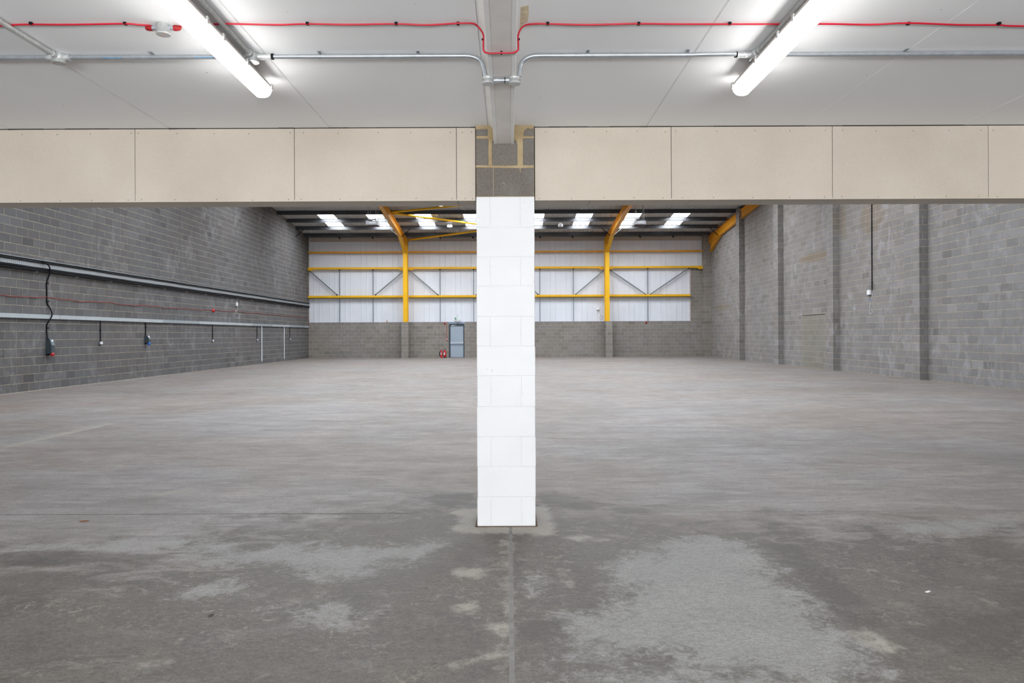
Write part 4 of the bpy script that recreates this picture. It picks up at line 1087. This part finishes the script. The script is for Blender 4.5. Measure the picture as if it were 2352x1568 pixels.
for px, lab in ((601.2, 'nearer'), (652.8, 'farther')):
    y = lw(px, 790, .03).y; mb = MB(); mb.tube([(XL + .03, y, zt0), (XL + .03, y, .12)], .024, 8)
    single('white_pipe', mb, M['pipe_white'], f'{lab} white vertical pipe dropping from the trunking to near the floor on the left wall', 'pipe', 'white pipes on the left wall')

# ------------------------------------------------------------------ services on the right wall
top = on_x(2003.1, 440, XR - .02); bot = on_x(2003.1, 666, XR - .02); y = bot.y
cd = empty('wall_conduit', (XR, y, bot.z), 'black vertical conduit running down the right wall to a white box', 'conduit')
mb = MB(); mb.tube([(XR - .026, y, bot.z), (XR - .026, y, 7.6)], .02, 8); part('conduit_tube', mb, M['conduit_black'], cd)
for py in (522, 582, 649):
    z = on_x(2003, py, XR).z; mb = MB(); mb.cbox(XR - .055, XR - .004, y - .035, y + .035, z - .015, z + .015, .006); part('conduit_saddle', mb, M['conduit_black'], cd)
c = on_x(1998.5, 671.5, XR - .0); b_ = empty('junction_box', (XR, c.y, c.z - .09), 'white plastic box at the foot of the black conduit on the right wall', 'electrical box')
hy = .10; mb = MB(); mb.cbox(XR - .075, XR - .004, c.y - hy, c.y + hy, c.z - .085, c.z + .085, .012); part('box_case', mb, M['white_plastic'], b_)
mb = MB(); mb.box(XR - .06, XR - .01, c.y - .06, c.y + .06, c.z - .105, c.z - .085); part('cable_gland', mb, M['slate'], b_)
rw = lambda px, py, o=.02: on_x(px, py, XR - o)
mb = MB(); mb.tube(smooth([rw(2003, 672), rw(2003.5, 680), rw(2002, 687), rw(1999, 695), rw(1998, 702), rw(2000, 709), rw(2004, 716), rw(2003, 720), rw(1999, 720), rw(1997, 715), rw(1997.5, 708), rw(1999, 700), rw(2000.5, 694)]), .007, 6); part('wire_loop', mb, M['wire_white'], b_)
c = rw(1999, 688); mb = MB(); mb.lathe((XR - .004, c.y, c.z), (-1, 0, 0), [(0, .016), (.03, .012)], 8); part('blue_plug', mb, M['blue_plastic'], b_)

# ------------------------------------------------------------------ mezzanine ceiling of boards
ce = empty('ceiling', (0, 0, MEZZ_Z), kind='structure')
mb = MB(); mb.box(XL, XR, YF, MEZZ_Y, MEZZ_Z + .014, MEZZ_Z + .32); part('floor_deck', mb, M['plaster'], ce)
xsb = [-12.66, -10.98, -9.78, -8.58, -7.38, -6.18, -4.98, -3.77, -2.56, -1.35, -0.15, 1.05, 2.24, 3.43, 4.63, 5.83, 7.03, 8.23, 9.43, 10.63, 11.83, 12.74]
for a, b in zip(xsb, xsb[1:]):
    mb = MB(); mb.cbox(a + .001, b - .001, YF, 5.425, MEZZ_Z, MEZZ_Z + .0125, .0012, rnd.random()); part('ceiling_board', mb, M['ceiling'], ce)
for i, x in enumerate(xsb[5:16]):
    if abs(x + .15) < .05: continue
    mb = MB(); n = 14; w = [.0035 + .0015 * rnd.random() for _ in range(n)]; yy_ = np.linspace(-3, 5.41, n)
    pts = [(x + w[k] + .004 * math.sin(k), yy_[k]) for k in range(n)] + [(x - w[k] + .004 * math.sin(k), yy_[k]) for k in range(n - 1, -1, -1)]
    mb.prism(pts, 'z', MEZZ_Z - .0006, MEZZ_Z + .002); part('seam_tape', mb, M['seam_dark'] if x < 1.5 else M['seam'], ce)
mb = MB(); q = [(1193, 72), (1196, 15), (1214, 12), (1214, 22), (1215, 28), (1212, 50), (1200, 56)]
pp = [tuple(at(px, py, 1.0) * ((MEZZ_Z - CAMZ) / (at(px, py, 1.0).z - CAMZ)))[:2] for px, py in q]
mb.prism(pp, 'z', MEZZ_Z - .001, MEZZ_Z + .001); part('filler_smear', mb, M['tan'], ce, label='tan filler smear beside the boxed joist')

# ------------------------------------------------------------------ boxed beam across the view
ZB0, ZB1 = at(1090, 461, 5.42).z, MEZZ_Z - .006
YB0, YB1 = 5.42, 5.64
bm = empty('boxed_beam', (0, 5.5, ZB0), 'long cream boarded beam spanning above the view on both sides of the column', 'beam')
fx = lambda px: at(px, 380, YB0).x
fl = [-12.66, -11.22, -10.02, -8.82, -7.62, -6.42, -5.22, -4.02, fx(310), fx(676), fx(1048.5), -0.244]
frt = [0.204, fx(1542), fx(1912), fx(2270.5), 4.84, 6.04, 7.24, 8.44, 9.64, 10.84, 12.04, 12.72]
def screws(a, b, z, n):
    w = b - a; return [(a + .055 + (w - .11) * k / (n - 1) + rnd.uniform(-.03, .03), z + rnd.uniform(-.004, .004)) for k in range(n)]
def casing(seams):
    for a, b in zip(seams, seams[1:]):
        tn = rnd.random()
        mb = MB(); mb.cbox(a + .0018, b - .0018, YB0, YB0 + .012, ZB0, ZB1, .0015, tn); pnl = part('fascia_board', mb, M['casing'], bm)
        mb = MB(); n = 5 if b - a > .6 else 2
        for (sx, sz) in screws(a, b, ZB1 - .034, n) + screws(a, b, ZB0 + .016, n):
            mb.lathe((sx, YB0 + .001, sz), (0, -1, 0), [(0, .0034), (.0015, .0032), (.002, .0015)], 8)
        part('screw_heads', mb, M['screw'], pnl, kind='stuff')
casing(fl); casing(frt)
sl = [-12.66, -10.2, -7.8, -5.4, -3.0, at(322, 466, YB0).x + 0, at(691, 463, YB0).x, at(1050, 463, YB0).x, -0.244]
sl = sorted(set([round(x, 3) for x in sl]))
sr = [0.204, at(1357, 461, YB0).x, at(1590, 461, YB0).x, at(1935, 461, YB0).x, 3.7, 6.1, 8.5, 10.9, 12.72]
for seams in (sl, sr):
    for a, b in zip(seams, seams[1:]):
        mb = MB(); mb.cbox(a + .0018, b - .0018, YB0 + .001, YB1, ZB0 - .0, ZB0 + .012, .0015, rnd.random())
        o = part('soffit_board', mb, M['soffit'], bm)
for (a, b) in ((-12.66, -.244), (.204, 12.72)):
    mb = MB(); mb.box(a, b, YB0 + .0135, YB1 - .012, ZB0 + .0135, ZB1); part('beam_core', mb, M['joint_dark'], bm)
    mb = MB(); mb.box(a, b, YB1 - .011, YB1, ZB0 + .0135, ZB1 + .3); part('rear_board', mb, M['soffit'], bm)
# faint filled joint on the first wide board and a dirty patch at the soffit
mb = MB(); q = at(227, 380, YB0 - .0); mb.box(q.x - .0008, q.x + .0008, YB0 - .0006, YB0 + .001, ZB0 + .01, ZB1 - .01); part('hairline_joint', mb, M['soffit'], bm)
# crooked dark strips painting the shade in the gap between ceiling and beam
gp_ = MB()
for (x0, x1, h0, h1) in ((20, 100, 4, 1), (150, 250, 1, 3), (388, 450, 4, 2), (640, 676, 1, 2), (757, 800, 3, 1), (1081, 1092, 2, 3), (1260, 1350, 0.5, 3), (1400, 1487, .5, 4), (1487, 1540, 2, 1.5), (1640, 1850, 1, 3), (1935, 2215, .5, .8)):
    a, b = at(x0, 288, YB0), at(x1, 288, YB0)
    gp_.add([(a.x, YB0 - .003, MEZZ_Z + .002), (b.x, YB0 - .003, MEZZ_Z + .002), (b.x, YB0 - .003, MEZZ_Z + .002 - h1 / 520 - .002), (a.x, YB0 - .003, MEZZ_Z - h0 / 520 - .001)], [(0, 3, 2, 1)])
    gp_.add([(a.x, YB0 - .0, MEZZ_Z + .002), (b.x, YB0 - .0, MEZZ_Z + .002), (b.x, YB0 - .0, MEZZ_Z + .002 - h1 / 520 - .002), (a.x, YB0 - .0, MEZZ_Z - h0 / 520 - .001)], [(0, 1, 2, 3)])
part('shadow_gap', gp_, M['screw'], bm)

# ------------------------------------------------------------------ white block column
CX0, CX1, CY0, CY1 = -0.239, 0.1995, 5.384, 5.824
col = empty('block_column', ((CX0 + CX1) / 2, 5.6, 0), 'square blockwork column painted white with a raw grey block top, centre of the view', 'column')
def zc_(py): return at(1162, py, CY0).z
jz = [0.004] + [zc_(y) for y in (1142, 1072, 1003, 934, 863.5, 795, 727, 657, 590, 522, 451)]
mb = MB(); mb.box(CX0 + .003, CX1 - .003, CY0 + .003, CY1 - .003, .004, jz[-1] - .002); part('painted_core', mb, M['white_paint'], col)
def ragblock(x0, x1, y0, y1, z0, z1, mat, name='block', b=.0035):
    mb = MB(); mb.cbox(x0, x1, y0, y1, z0, z1, b, rnd.random()); return part(name, mb, mat, col)
for k in range(11):
    z0, z1 = jz[k], jz[k + 1]; g = .0015; dx = rnd.uniform(-.002, .002); dxr = rnd.uniform(-.002, .002)
    if k % 2: ragblock(CX0 + dx, CX1 + dxr, CY0, CY1, z0 + g, z1 - g, M['white_paint'])
    else:
        a, b = CX0 + .103, CX1 - .108
        ragblock(CX0 + dx, a - g, CY0, CY1, z0 + g, z1 - g, M['white_paint'], b=.003)
        ragblock(a + g, b - g, CY0 + .0008, CY1, z0 + g, z1 - g, M['white_paint'], b=.003)
        ragblock(b + g, CX1 + dxr, CY0, CY1, z0 + g, z1 - g, M['white_paint'], b=.003)
# raw head of the column, ochre mortar
zt = [jz[-1], zc_(384), zc_(381), zc_(318), zc_(312), zc_(296), MEZZ_Z - .004]
mb = MB(); mb.box(CX0 + .001, CX1 - .001, CY0 + .002, CY1 - .003, zt[0], zt[-1]); part('mortar_bed', mb, M['mortar_ochre'], col)
ragblock(CX0 + .001, CX1 - .001, CY0, CY1, zt[0] + .002, zt[1], M['block_dark'])
x1a, x1b = at(1122, 350, CY0).x, at(1129.5, 350, CY0).x; x2a, x2b = at(1189, 350, CY0).x, at(1201, 350, CY0).x
ragblock(CX0 - .002, x1a, CY0 - .001, CY1, zt[2], zt[3], M['block_dark'])
ragblock(x1b, x2a, CY0, CY1, zt[2], zc_(322), M['block_dark'])
ragblock(x2b, CX1, CY0 - .001, CY1, zt[2], zt[3] + .002, M['block_dark'])
ragblock(CX0, at(1120.5, 305, CY0).x, CY0, CY1, zt[4], zt[5], M['block_dark'])
ragblock(at(1202, 305, CY0).x, CX1, CY0, CY1, zt[4] - .004, zt[5] + .006, M['block_dark'])
# mortar smears
def smear(pts, name='mortar_smear', mat='mortar_ochre', y=None):
    mb = MB(); q = [(at(px, py, CY0).x, at(px, py, CY0).z) for px, py in pts][::-1]
    mb.prism(q, 'y', CY0 - .0025, CY0 + .002); part(name, mb, M[mat], col)
smear([(1092.5, 282), (1226, 282), (1226, 293), (1220, 297), (1212, 294), (1204, 300), (1201, 312), (1196, 320), (1197, 345), (1199, 378), (1194, 378), (1193, 360), (1188, 330), (1185, 318), (1140, 312), (1134, 316), (1126, 318), (1121, 312), (1121, 298), (1116, 294), (1108, 296), (1100, 292), (1092.5, 296)])
smear([(1122, 318), (1130, 318), (1129, 340), (1130.5, 378), (1122.5, 379), (1121.5, 350)])
smear([(1093, 379.5), (1160, 380.5), (1226, 379.5), (1226, 385), (1196, 386), (1195, 398), (1193.5, 386), (1140, 385.5), (1093, 384.5)])
mb = MB(); a = [at(px, 418, CY0) for px in (1132.6, 1133.6)]; mb.box(a[0].x, a[1].x, CY0 - .001, CY0 + .002, zt[0] + .004, zt[1]); part('hairline_joint', mb, M['mortar'], col)

# ------------------------------------------------------------------ boxed steel joist along the view
JX0, JX1 = -.105, .046; JZ = CAMZ + 1.437 - .0
jo = empty('boxed_joist', (-.03, 5.3, JZ), 'narrow pale boxed joist running overhead into the column head', 'joist')
mb = MB(); mb.box(JX0 + .004, JX1 - .004, -4, 5.40, JZ + .003, MEZZ_Z); part('joist_core', mb, M['boxing'], jo)
mb = MB(); mb.cbox(JX0 + .028, JX1 - .027, -4, 5.402, JZ, JZ + .012, .002); part('bottom_board', mb, M['boxing'], jo)
mb = MB(); mb.cbox(JX0, JX0 + .0265, -4, 5.402, JZ - .003, MEZZ_Z, .003); part('left_strip', mb, M['lamp_clip'] if False else plain('pale_strip_paint', (0.86, 0.85, 0.83), 0.6, var=.04), jo)
mb = MB(); mb.cbox(JX1 - .0255, JX1, -4, 5.402, JZ - .003, MEZZ_Z, .003); part('right_strip', mb, bpy.data.materials['pale_strip_paint'], jo)
mb = MB(); mb.prism([(JX0, MEZZ_Z - .001), (JX0 - .034, MEZZ_Z - .001), (JX0 - .003, MEZZ_Z - .03), (JX0, MEZZ_Z - .032)], 'y', -4, 5.37); part('corner_bead', mb, bpy.data.materials['pale_strip_paint'], jo)
mb = MB()
for px in (1142.5, 1175): X = at(px, 327, 5.4).x; mb.cbox(X - .006, X + .006, 5.392, 5.404, JZ - .004, JZ + .001, .001)
part('end_notch', mb, M['screw'], jo)

# ------------------------------------------------------------------ LED battens under the ceiling
def batten_mesh(X, Y0, Y1):
    prof_l = [(-.058, .055), (-.056, .040), (-.048, .020), (-.034, .006), (-.015, .0), (.015, .0), (.034, .006), (.048, .020), (.056, .040), (.058, .055)]
    zz = MEZZ_Z - .126
    mb = MB(); rows = []
    E = []
    for k in range(8):
        a = k / 7 * math.pi / 2; E.append((0.055 * (1 - math.sin(a)), 0.30 + 0.70 * (1 - (1 - math.sin(a)) ** 2) ** .5, 0.050 * (1 - math.sin(a)) ** 1.6))
    for (y, sc, lift) in [(Y0 + e, s_, l_) for e, s_, l_ in E] + [(Y1 - e, s_, l_) for e, s_, l_ in E[::-1]]:
        rows.append([(X + a * sc, y, zz + max(b, lift)) for a, b in prof_l])
    n = len(prof_l); v = [p for r in rows for p in r]
    f = [(i * n + k, (i + 1) * n + k, (i + 1) * n + k + 1, i * n + k + 1) for i in range(len(rows) - 1) for k in range(n - 1)]
    f += [tuple(range(n)), tuple((len(rows) - 1) * n + k for k in range(n))[::-1]]
    mb.add(v, f, .5, True)
    return mb, zz + .055
def batten(X, Ya, Yb, lab, side=1):
    b_ = empty('strip_light', (X, (Ya + Yb) / 2, MEZZ_Z - .126), lab, 'lamp', 'strip lights under the ceiling')
    mb, zt_ = batten_mesh(X, Ya, Yb); part('diffuser', mb, M['lens'], b_, label='glowing white diffuser')
    mb = MB(); z0 = zt_ - .002; z1 = MEZZ_Z - .036
    pr0 = [(-.062, z0), (-.062, z0 + .012), (-.052, z0 + .026), (-.040, z1), (.040, z1), (.052, z0 + .026), (.062, z0 + .012), (.062, z0)]
    rows = []
    for (y, sc) in ((Ya - .002, .55), (Ya + .03, .95), (Ya + .09, 1), (Yb - .09, 1), (Yb - .03, .95), (Yb + .002, .55)):
        rows.append([(X + a * sc, y, zz_) for a, zz_ in pr0])
    n = 8; v = [p for r in rows for p in r]
    f = [(i * n + k, i * n + (k + 1) % n, (i + 1) * n + (k + 1) % n, (i + 1) * n + k) for i in range(5) for k in range(n)] + [tuple(range(n))[::-1], tuple(5 * n + k for k in range(n))]
    mb.add(v, f); body = part('lamp_body', mb, M['lamp_body'], b_)
    for y in (Ya + .12, Ya + .55, Yb - .75, Yb - .42, Yb - .02):
        for s in (-1, 1):
            mb = MB(); mb.cbox(X + s * .058, X + s * .068, y - .012, y + .012, z0 - .012, z0 + .022, .003); part('clip', mb, M['lamp_clip'], body)
batten(-1.492, 2.86, 4.355, 'long lit strip light under the ceiling, left of the column', 1)
batten(1.427, 2.86, 4.355, 'long lit strip light under the ceiling, right of the column', -1)
for (x, a, b, tx) in ((-4.4, 2.89, 4.39, 'lit strip light under the ceiling beyond the left edge of the view'), (4.35, 2.89, 4.39, 'lit strip light under the ceiling beyond the right edge of the view'),
                      (-1.49, -2.4, -.9, 'lit strip light behind the camera on the left'), (1.43, -2.4, -.9, 'lit strip light behind the camera on the right')):
    batten(x, a, b, tx)

# ------------------------------------------------------------------ galvanised conduit across the ceiling
CYY = 3.98; CZ = MEZZ_Z - .022; CR = .0125
cx_ = lambda px: (at(px, 128, 1.0) * ((CZ - CAMZ) / (at(px, 128, 1.0).z - CAMZ))).x
cn = empty('ceiling_conduit', (0, CYY, CZ), 'galvanised steel conduit running across the ceiling with round junction boxes', 'conduit')
def bend(p0, c, p1, n=8):
    p0, c, p1 = Vector(p0), Vector(c), Vector(p1)
    return [(1 - t) ** 2 * p0 + 2 * t * (1 - t) * c + t * t * p1 for t in [i / n for i in range(n + 1)]]
XTL, XTR, XBL, XLL, XLR = cx_(128), cx_(1737), 0, cx_(578), cx_(1734)
def pipe(pts, r=CR): mb = MB(); mb.tube(pts, r, 12); return part('pipe', mb, M['galv'], cn)
bz = JZ - .004
pipe([(-12.6, CYY, CZ), (XTL - .03, CYY, CZ)])
pb = pipe([(XTL + .03, CYY, CZ), (XLL - .03, CYY, CZ)])
pipe([(XLL + .115, CYY, CZ)] + bend((-.235, CYY, CZ), (-.135, CYY, CZ), (-.128, CYY, CZ - .085)) + [(-.122, CYY, bz + .002)])
ptr = [(.065 + .0, CYY, bz + .002)] + bend((.068, CYY, CZ - .085), (.072, CYY, CZ), (.175, CYY, CZ)) + [(.55, CYY, CZ)]
pipe([Vector(p) for p in ptr] + [Vector((1.0, CYY, CZ)), Vector((1.03, CYY - .004, CZ - .001)), Vector((1.10, CYY - .012, CZ - .002)), Vector((XLR - .115, CYY - .012, CZ - .001))])
pipe([(XLR + .03, CYY, CZ), (12.6, CYY, CZ)])
def round_box(c, stubs, lab=None, screws_=True, depth=.052):
    b_ = MB(); b_.lathe(c, (0, 0, -1), [(0, .033), (.002, .035), (depth - .010, .035), (depth - .010, .0335), (depth - .008, .0335), (depth - .008, .0355), (depth, .0355)], 24)
    o = part('junction_box', b_, M['galv_dull'], cn)
    for d in stubs:
        d = Vector(d); s_ = MB(); c0 = Vector(c) + Vector((0, 0, -.020))
        s_.tube([c0 + d * .02, c0 + d * .062], .0165, 12); s_.tube([c0 + d * .058, c0 + d * .064], .0185, 12); part('box_spout', s_, M['galv_dull'], o)
    for s in (-1, 1):
        s_ = MB(); s_.lathe((c[0] + s * .022, c[1] + s * .012, c[2] - depth), (0, 0, -1), [(0, .0035), (.002, .003)], 8); part('box_screw', s_, M['copper'], o)
    return o
round_box((XTL, CYY, CZ + .02), [(-1, 0, 0), (1, 0, 0), (0, -1, 0)])
round_box((XLL, CYY, CZ + .02), [(1, 0, 0), (0, -1, 0), (-1, 0, 0)])
round_box((XLR, CYY, CZ + .02), [(-1, 0, 0), (0, -1, 0), (1, 0, 0)])
def bigbox(c):
    b_ = MB(); b_.lathe(c, (0, 0, -1), [(0, .031), (.002, .033), (.016, .033), (.016, .0315), (.018, .0315), (.018, .034), (.040, .034)], 24); o = part('junction_box', b_, M['galv_dull'], cn)
    for a in (.9, 3.9):
        s_ = MB(); s_.lathe((c[0] + .025 * math.cos(a), c[1] - .022 * math.sin(a), c[2] - .040), (0, 0, -1), [(0, .0035), (.002, .003)], 8); part('box_screw', s_, M['copper'], o)
BXL, BXR = -.108, .040
bigbox((BXL, CYY, bz)); bigbox((BXR, CYY, bz))
mb = MB(); z_ = bz - .018; mb.tube([(BXL + .03, CYY, z_), (BXR - .03, CYY, z_)], .0125, 12); mb.tube([(BXL + .035, CYY, z_), (BXL + .06, CYY, z_)], .016, 12); mb.tube([(BXR - .05, CYY, z_), (BXR - .03, CYY, z_)], .0165, 12); part('link_coupler', mb, M['galv'], cn)
mb = MB(); mb.tube([(BXR - .056, CYY, z_), (BXR - .052, CYY, z_)], .0172, 12); part('lock_ring', mb, M['black'], cn)
for (x, s) in ((XLL, 1), (XLR, -1)):
    mb = MB(); mb.tube([(x + s * .064, CYY, CZ), (x + s * .105, CYY, CZ)], .0165, 12); part('coupler', mb, M['galv_dull'], cn)
    mb = MB(); mb.tube([(x + s * .105, CYY, CZ), (x + s * .118, CYY, CZ)], .0168, 12); part('black_sleeve', mb, M['black'], cn)
for px in (346, 733, 960, 1350, 1578, 2074):
    x = cx_(px); mb = MB(); mb.box(x - .008, x + .008, CYY - .028, CYY + .028, MEZZ_Z - .004, MEZZ_Z - .0005)
    mb.tube([(x - .007, CYY, CZ), (x + .007, CYY, CZ)], CR + .002, 12); mb.cyl((x + .0, CYY + .022, MEZZ_Z - .012), (x, CYY + .022, MEZZ_Z - .003), .006, 8); part('saddle', mb, M['galv'], cn)
# blue print along the pipe
for p0 in (230, 444):
    mb = MB(); x = cx_(p0)
    for w in (2, 9, 10, 10, 6):
        for k in range(w if w > 2 else 1):
            hh = rnd.uniform(.0020, .0034)
            mb.box(x, x + .0018, CYY - CR * .86 - .0008, CYY - CR * .80, CZ - .0068 - hh / 2 , CZ - .0068 + hh / 2); x += .0026
        x += .005
    part('blue_print', mb, M['blue_print'], cn)
# branch conduits running toward the camera along the lamps
for nm, x, lab in (('branch_conduit', XTL, 'galvanised branch conduit running toward the camera at the upper left'), ('branch_conduit', XLL, 'galvanised branch conduit alongside the left strip light'), ('branch_conduit', XLR, 'galvanised branch conduit alongside the right strip light')):
    mb = MB(); mb.tube([(x, CYY - .06, CZ), (x, -2.2, CZ)], CR + .001, 12); single(nm, mb, M['galv_dull'], lab, 'conduit', 'branch conduits on the ceiling')

# ------------------------------------------------------------------ red fire alarm cable across the ceiling
RY = 3.62; RZc = MEZZ_Z - .009
rx = lambda px, py=57: (at(px, py, 1.0) * ((RZc - CAMZ) / (at(px, py, 1.0).z - CAMZ)))
rc = empty('fire_alarm_cable', (0, RY, RZc), 'bright red alarm cable clipped across the ceiling, dipping under the joist', 'cable')
def rp(px, py):
    v = rx(px, py); return Vector((v.x, v.y, RZc))
cabL = [rp(-700, 60), rp(-300, 58), rp(0, 59), rp(30, 57), rp(71, 56), rp(130, 56.5), rp(200, 56), rp(287, 54.5), rp(320, 57), rp(345, 58.5)]
cabM = [rp(410, 60), rp(430, 60), rp(505, 55), rp(560, 55.5), rp(640, 57), rp(706, 55), rp(800, 56.5), rp(910, 55), rp(980, 57.5), rp(1052, 53.5), rp(1085, 54)]
xd = -.122; zb_2 = JZ - .008; y_ = RY
cabM += [Vector((-.150, y_, RZc - .004)), Vector((xd, y_, RZc - .045)), Vector((xd + .001, y_, RZc - .10)), Vector((xd + .004, y_, zb_2 + .006)), Vector((xd + .028, y_ - .004, zb_2 - .006)), Vector((-.03, y_ - .006, zb_2 - .006)), Vector((.03, y_ - .004, zb_2 - .004)), Vector((.054, y_, zb_2 + .010)), Vector((.056, y_, RZc - .10)), Vector((.057, y_, RZc - .045)), Vector((.085, y_, RZc - .003))]
cabM += [rp(1230, 55), rp(1260, 55), rp(1340, 57), rp(1400, 56), rp(1467, 54.5), rp(1560, 55.5), rp(1676, 55.5), rp(1800, 55.5), rp(1900, 55), rp(2000, 56.5), rp(2087, 53), rp(2200, 57), rp(2295, 57.5), rp(2352, 60), rp(2700, 60)]
for pts in (cabL, cabM):
    mb = MB(); mb.tube(smooth(pts, 5), .0046, 8); part('cable_run', mb, M['red_cable'], rc)
for px in (71, 287, 706, 910, 1052, 1258, 1467, 1676, 2087, 2295):
    v = rp(px, 55); mb = MB(); mb.box(v.x - .007, v.x + .007, v.y - .007, v.y + .012, RZc - .003, MEZZ_Z - .0005); mb.cyl((v.x - .003, v.y + .012, MEZZ_Z - .009), (v.x - .003, v.y + .012, MEZZ_Z - .001), .005, 8); part('cable_clip', mb, M['black'], rc)
for x in (xd - .002, .058): mb = MB(); mb.box(x - .006, x + .006, RY - .004, RY + .004, RZc - .075, RZc - .067); part('cable_clip', mb, M['black'], rc)
mb = MB(); mb.tube([(-.03, RY + .004, zb_2 - .01), (-.03, RY + .004, zb_2 + .006)], .005, 8); part('cable_clip', mb, M['black'], rc)
v = rp(375, 59); c = (v.x, v.y, MEZZ_Z - .001)
o_ = MB(); o_.lathe(c, (0, 0, -1), [(0, .031), (.002, .033), (.045, .033), (.045, .0345), (.054, .0345)], 24); bx = part('junction_box', o_, M['galv_dull'], rc)
for s in (-1, 1):
    mb = MB(); mb.tube([(c[0] + s * .02, c[1], c[2] - .02), (c[0] + s * .054, c[1], c[2] - .02)], .0125, 12); part('box_spout', mb, M['galv'], bx)
    mb = MB(); mb.lathe((c[0] + s * .054, c[1], c[2] - .02), (s, 0, 0), [(0, .0145), (.018, .0145), (.02, .013), (.03, .012), (.036, .005)], 12); part('cable_gland', mb, M['red_gland'], bx)
    mb = MB(); mb.lathe((c[0] + s * .016, c[1] + s * -.018, c[2] - .054), (0, 0, -1), [(0, .0035), (.002, .003)], 8); part('box_screw', mb, M['copper'], bx)

# ------------------------------------------------------------------ scraps on the floor
p = on_floor(2131, 1359); mb = MB(); a = .6
q = [(p.x + dx * math.cos(a) - dy * math.sin(a), p.y + dx * math.sin(a) + dy * math.cos(a)) for dx, dy in ((-.018, -.006), (.018, -.008), (.02, .006), (-.016, .008))]
mb.prism(q, 'z', .0005, .003); single('paper_scrap', mb, M['paper'], 'tiny white paper scrap on the bare floor at the right foreground', 'litter')
p = on_floor(193, 1197); mb = MB(); mb.prism([(p.x - .03, p.y - .01), (p.x + .01, p.y - .018), (p.x + .035, p.y + .004), (p.x + .0, p.y + .014)], 'z', .0005, .006); single('leaf', mb, M['dirt_red'], 'small reddish brown leaf on the floor at the left', 'litter')
p = on_floor(484, 1414); mb = MB(); mb.prism([(p.x - .01, p.y - .01), (p.x + .008, p.y - .008), (p.x + .012, p.y + .012), (p.x - .004, p.y + .01)], 'z', .0005, .006); single('grit_lump', mb, M['joint_dark'], 'small dark lump of grit on the left foreground floor', 'litter')
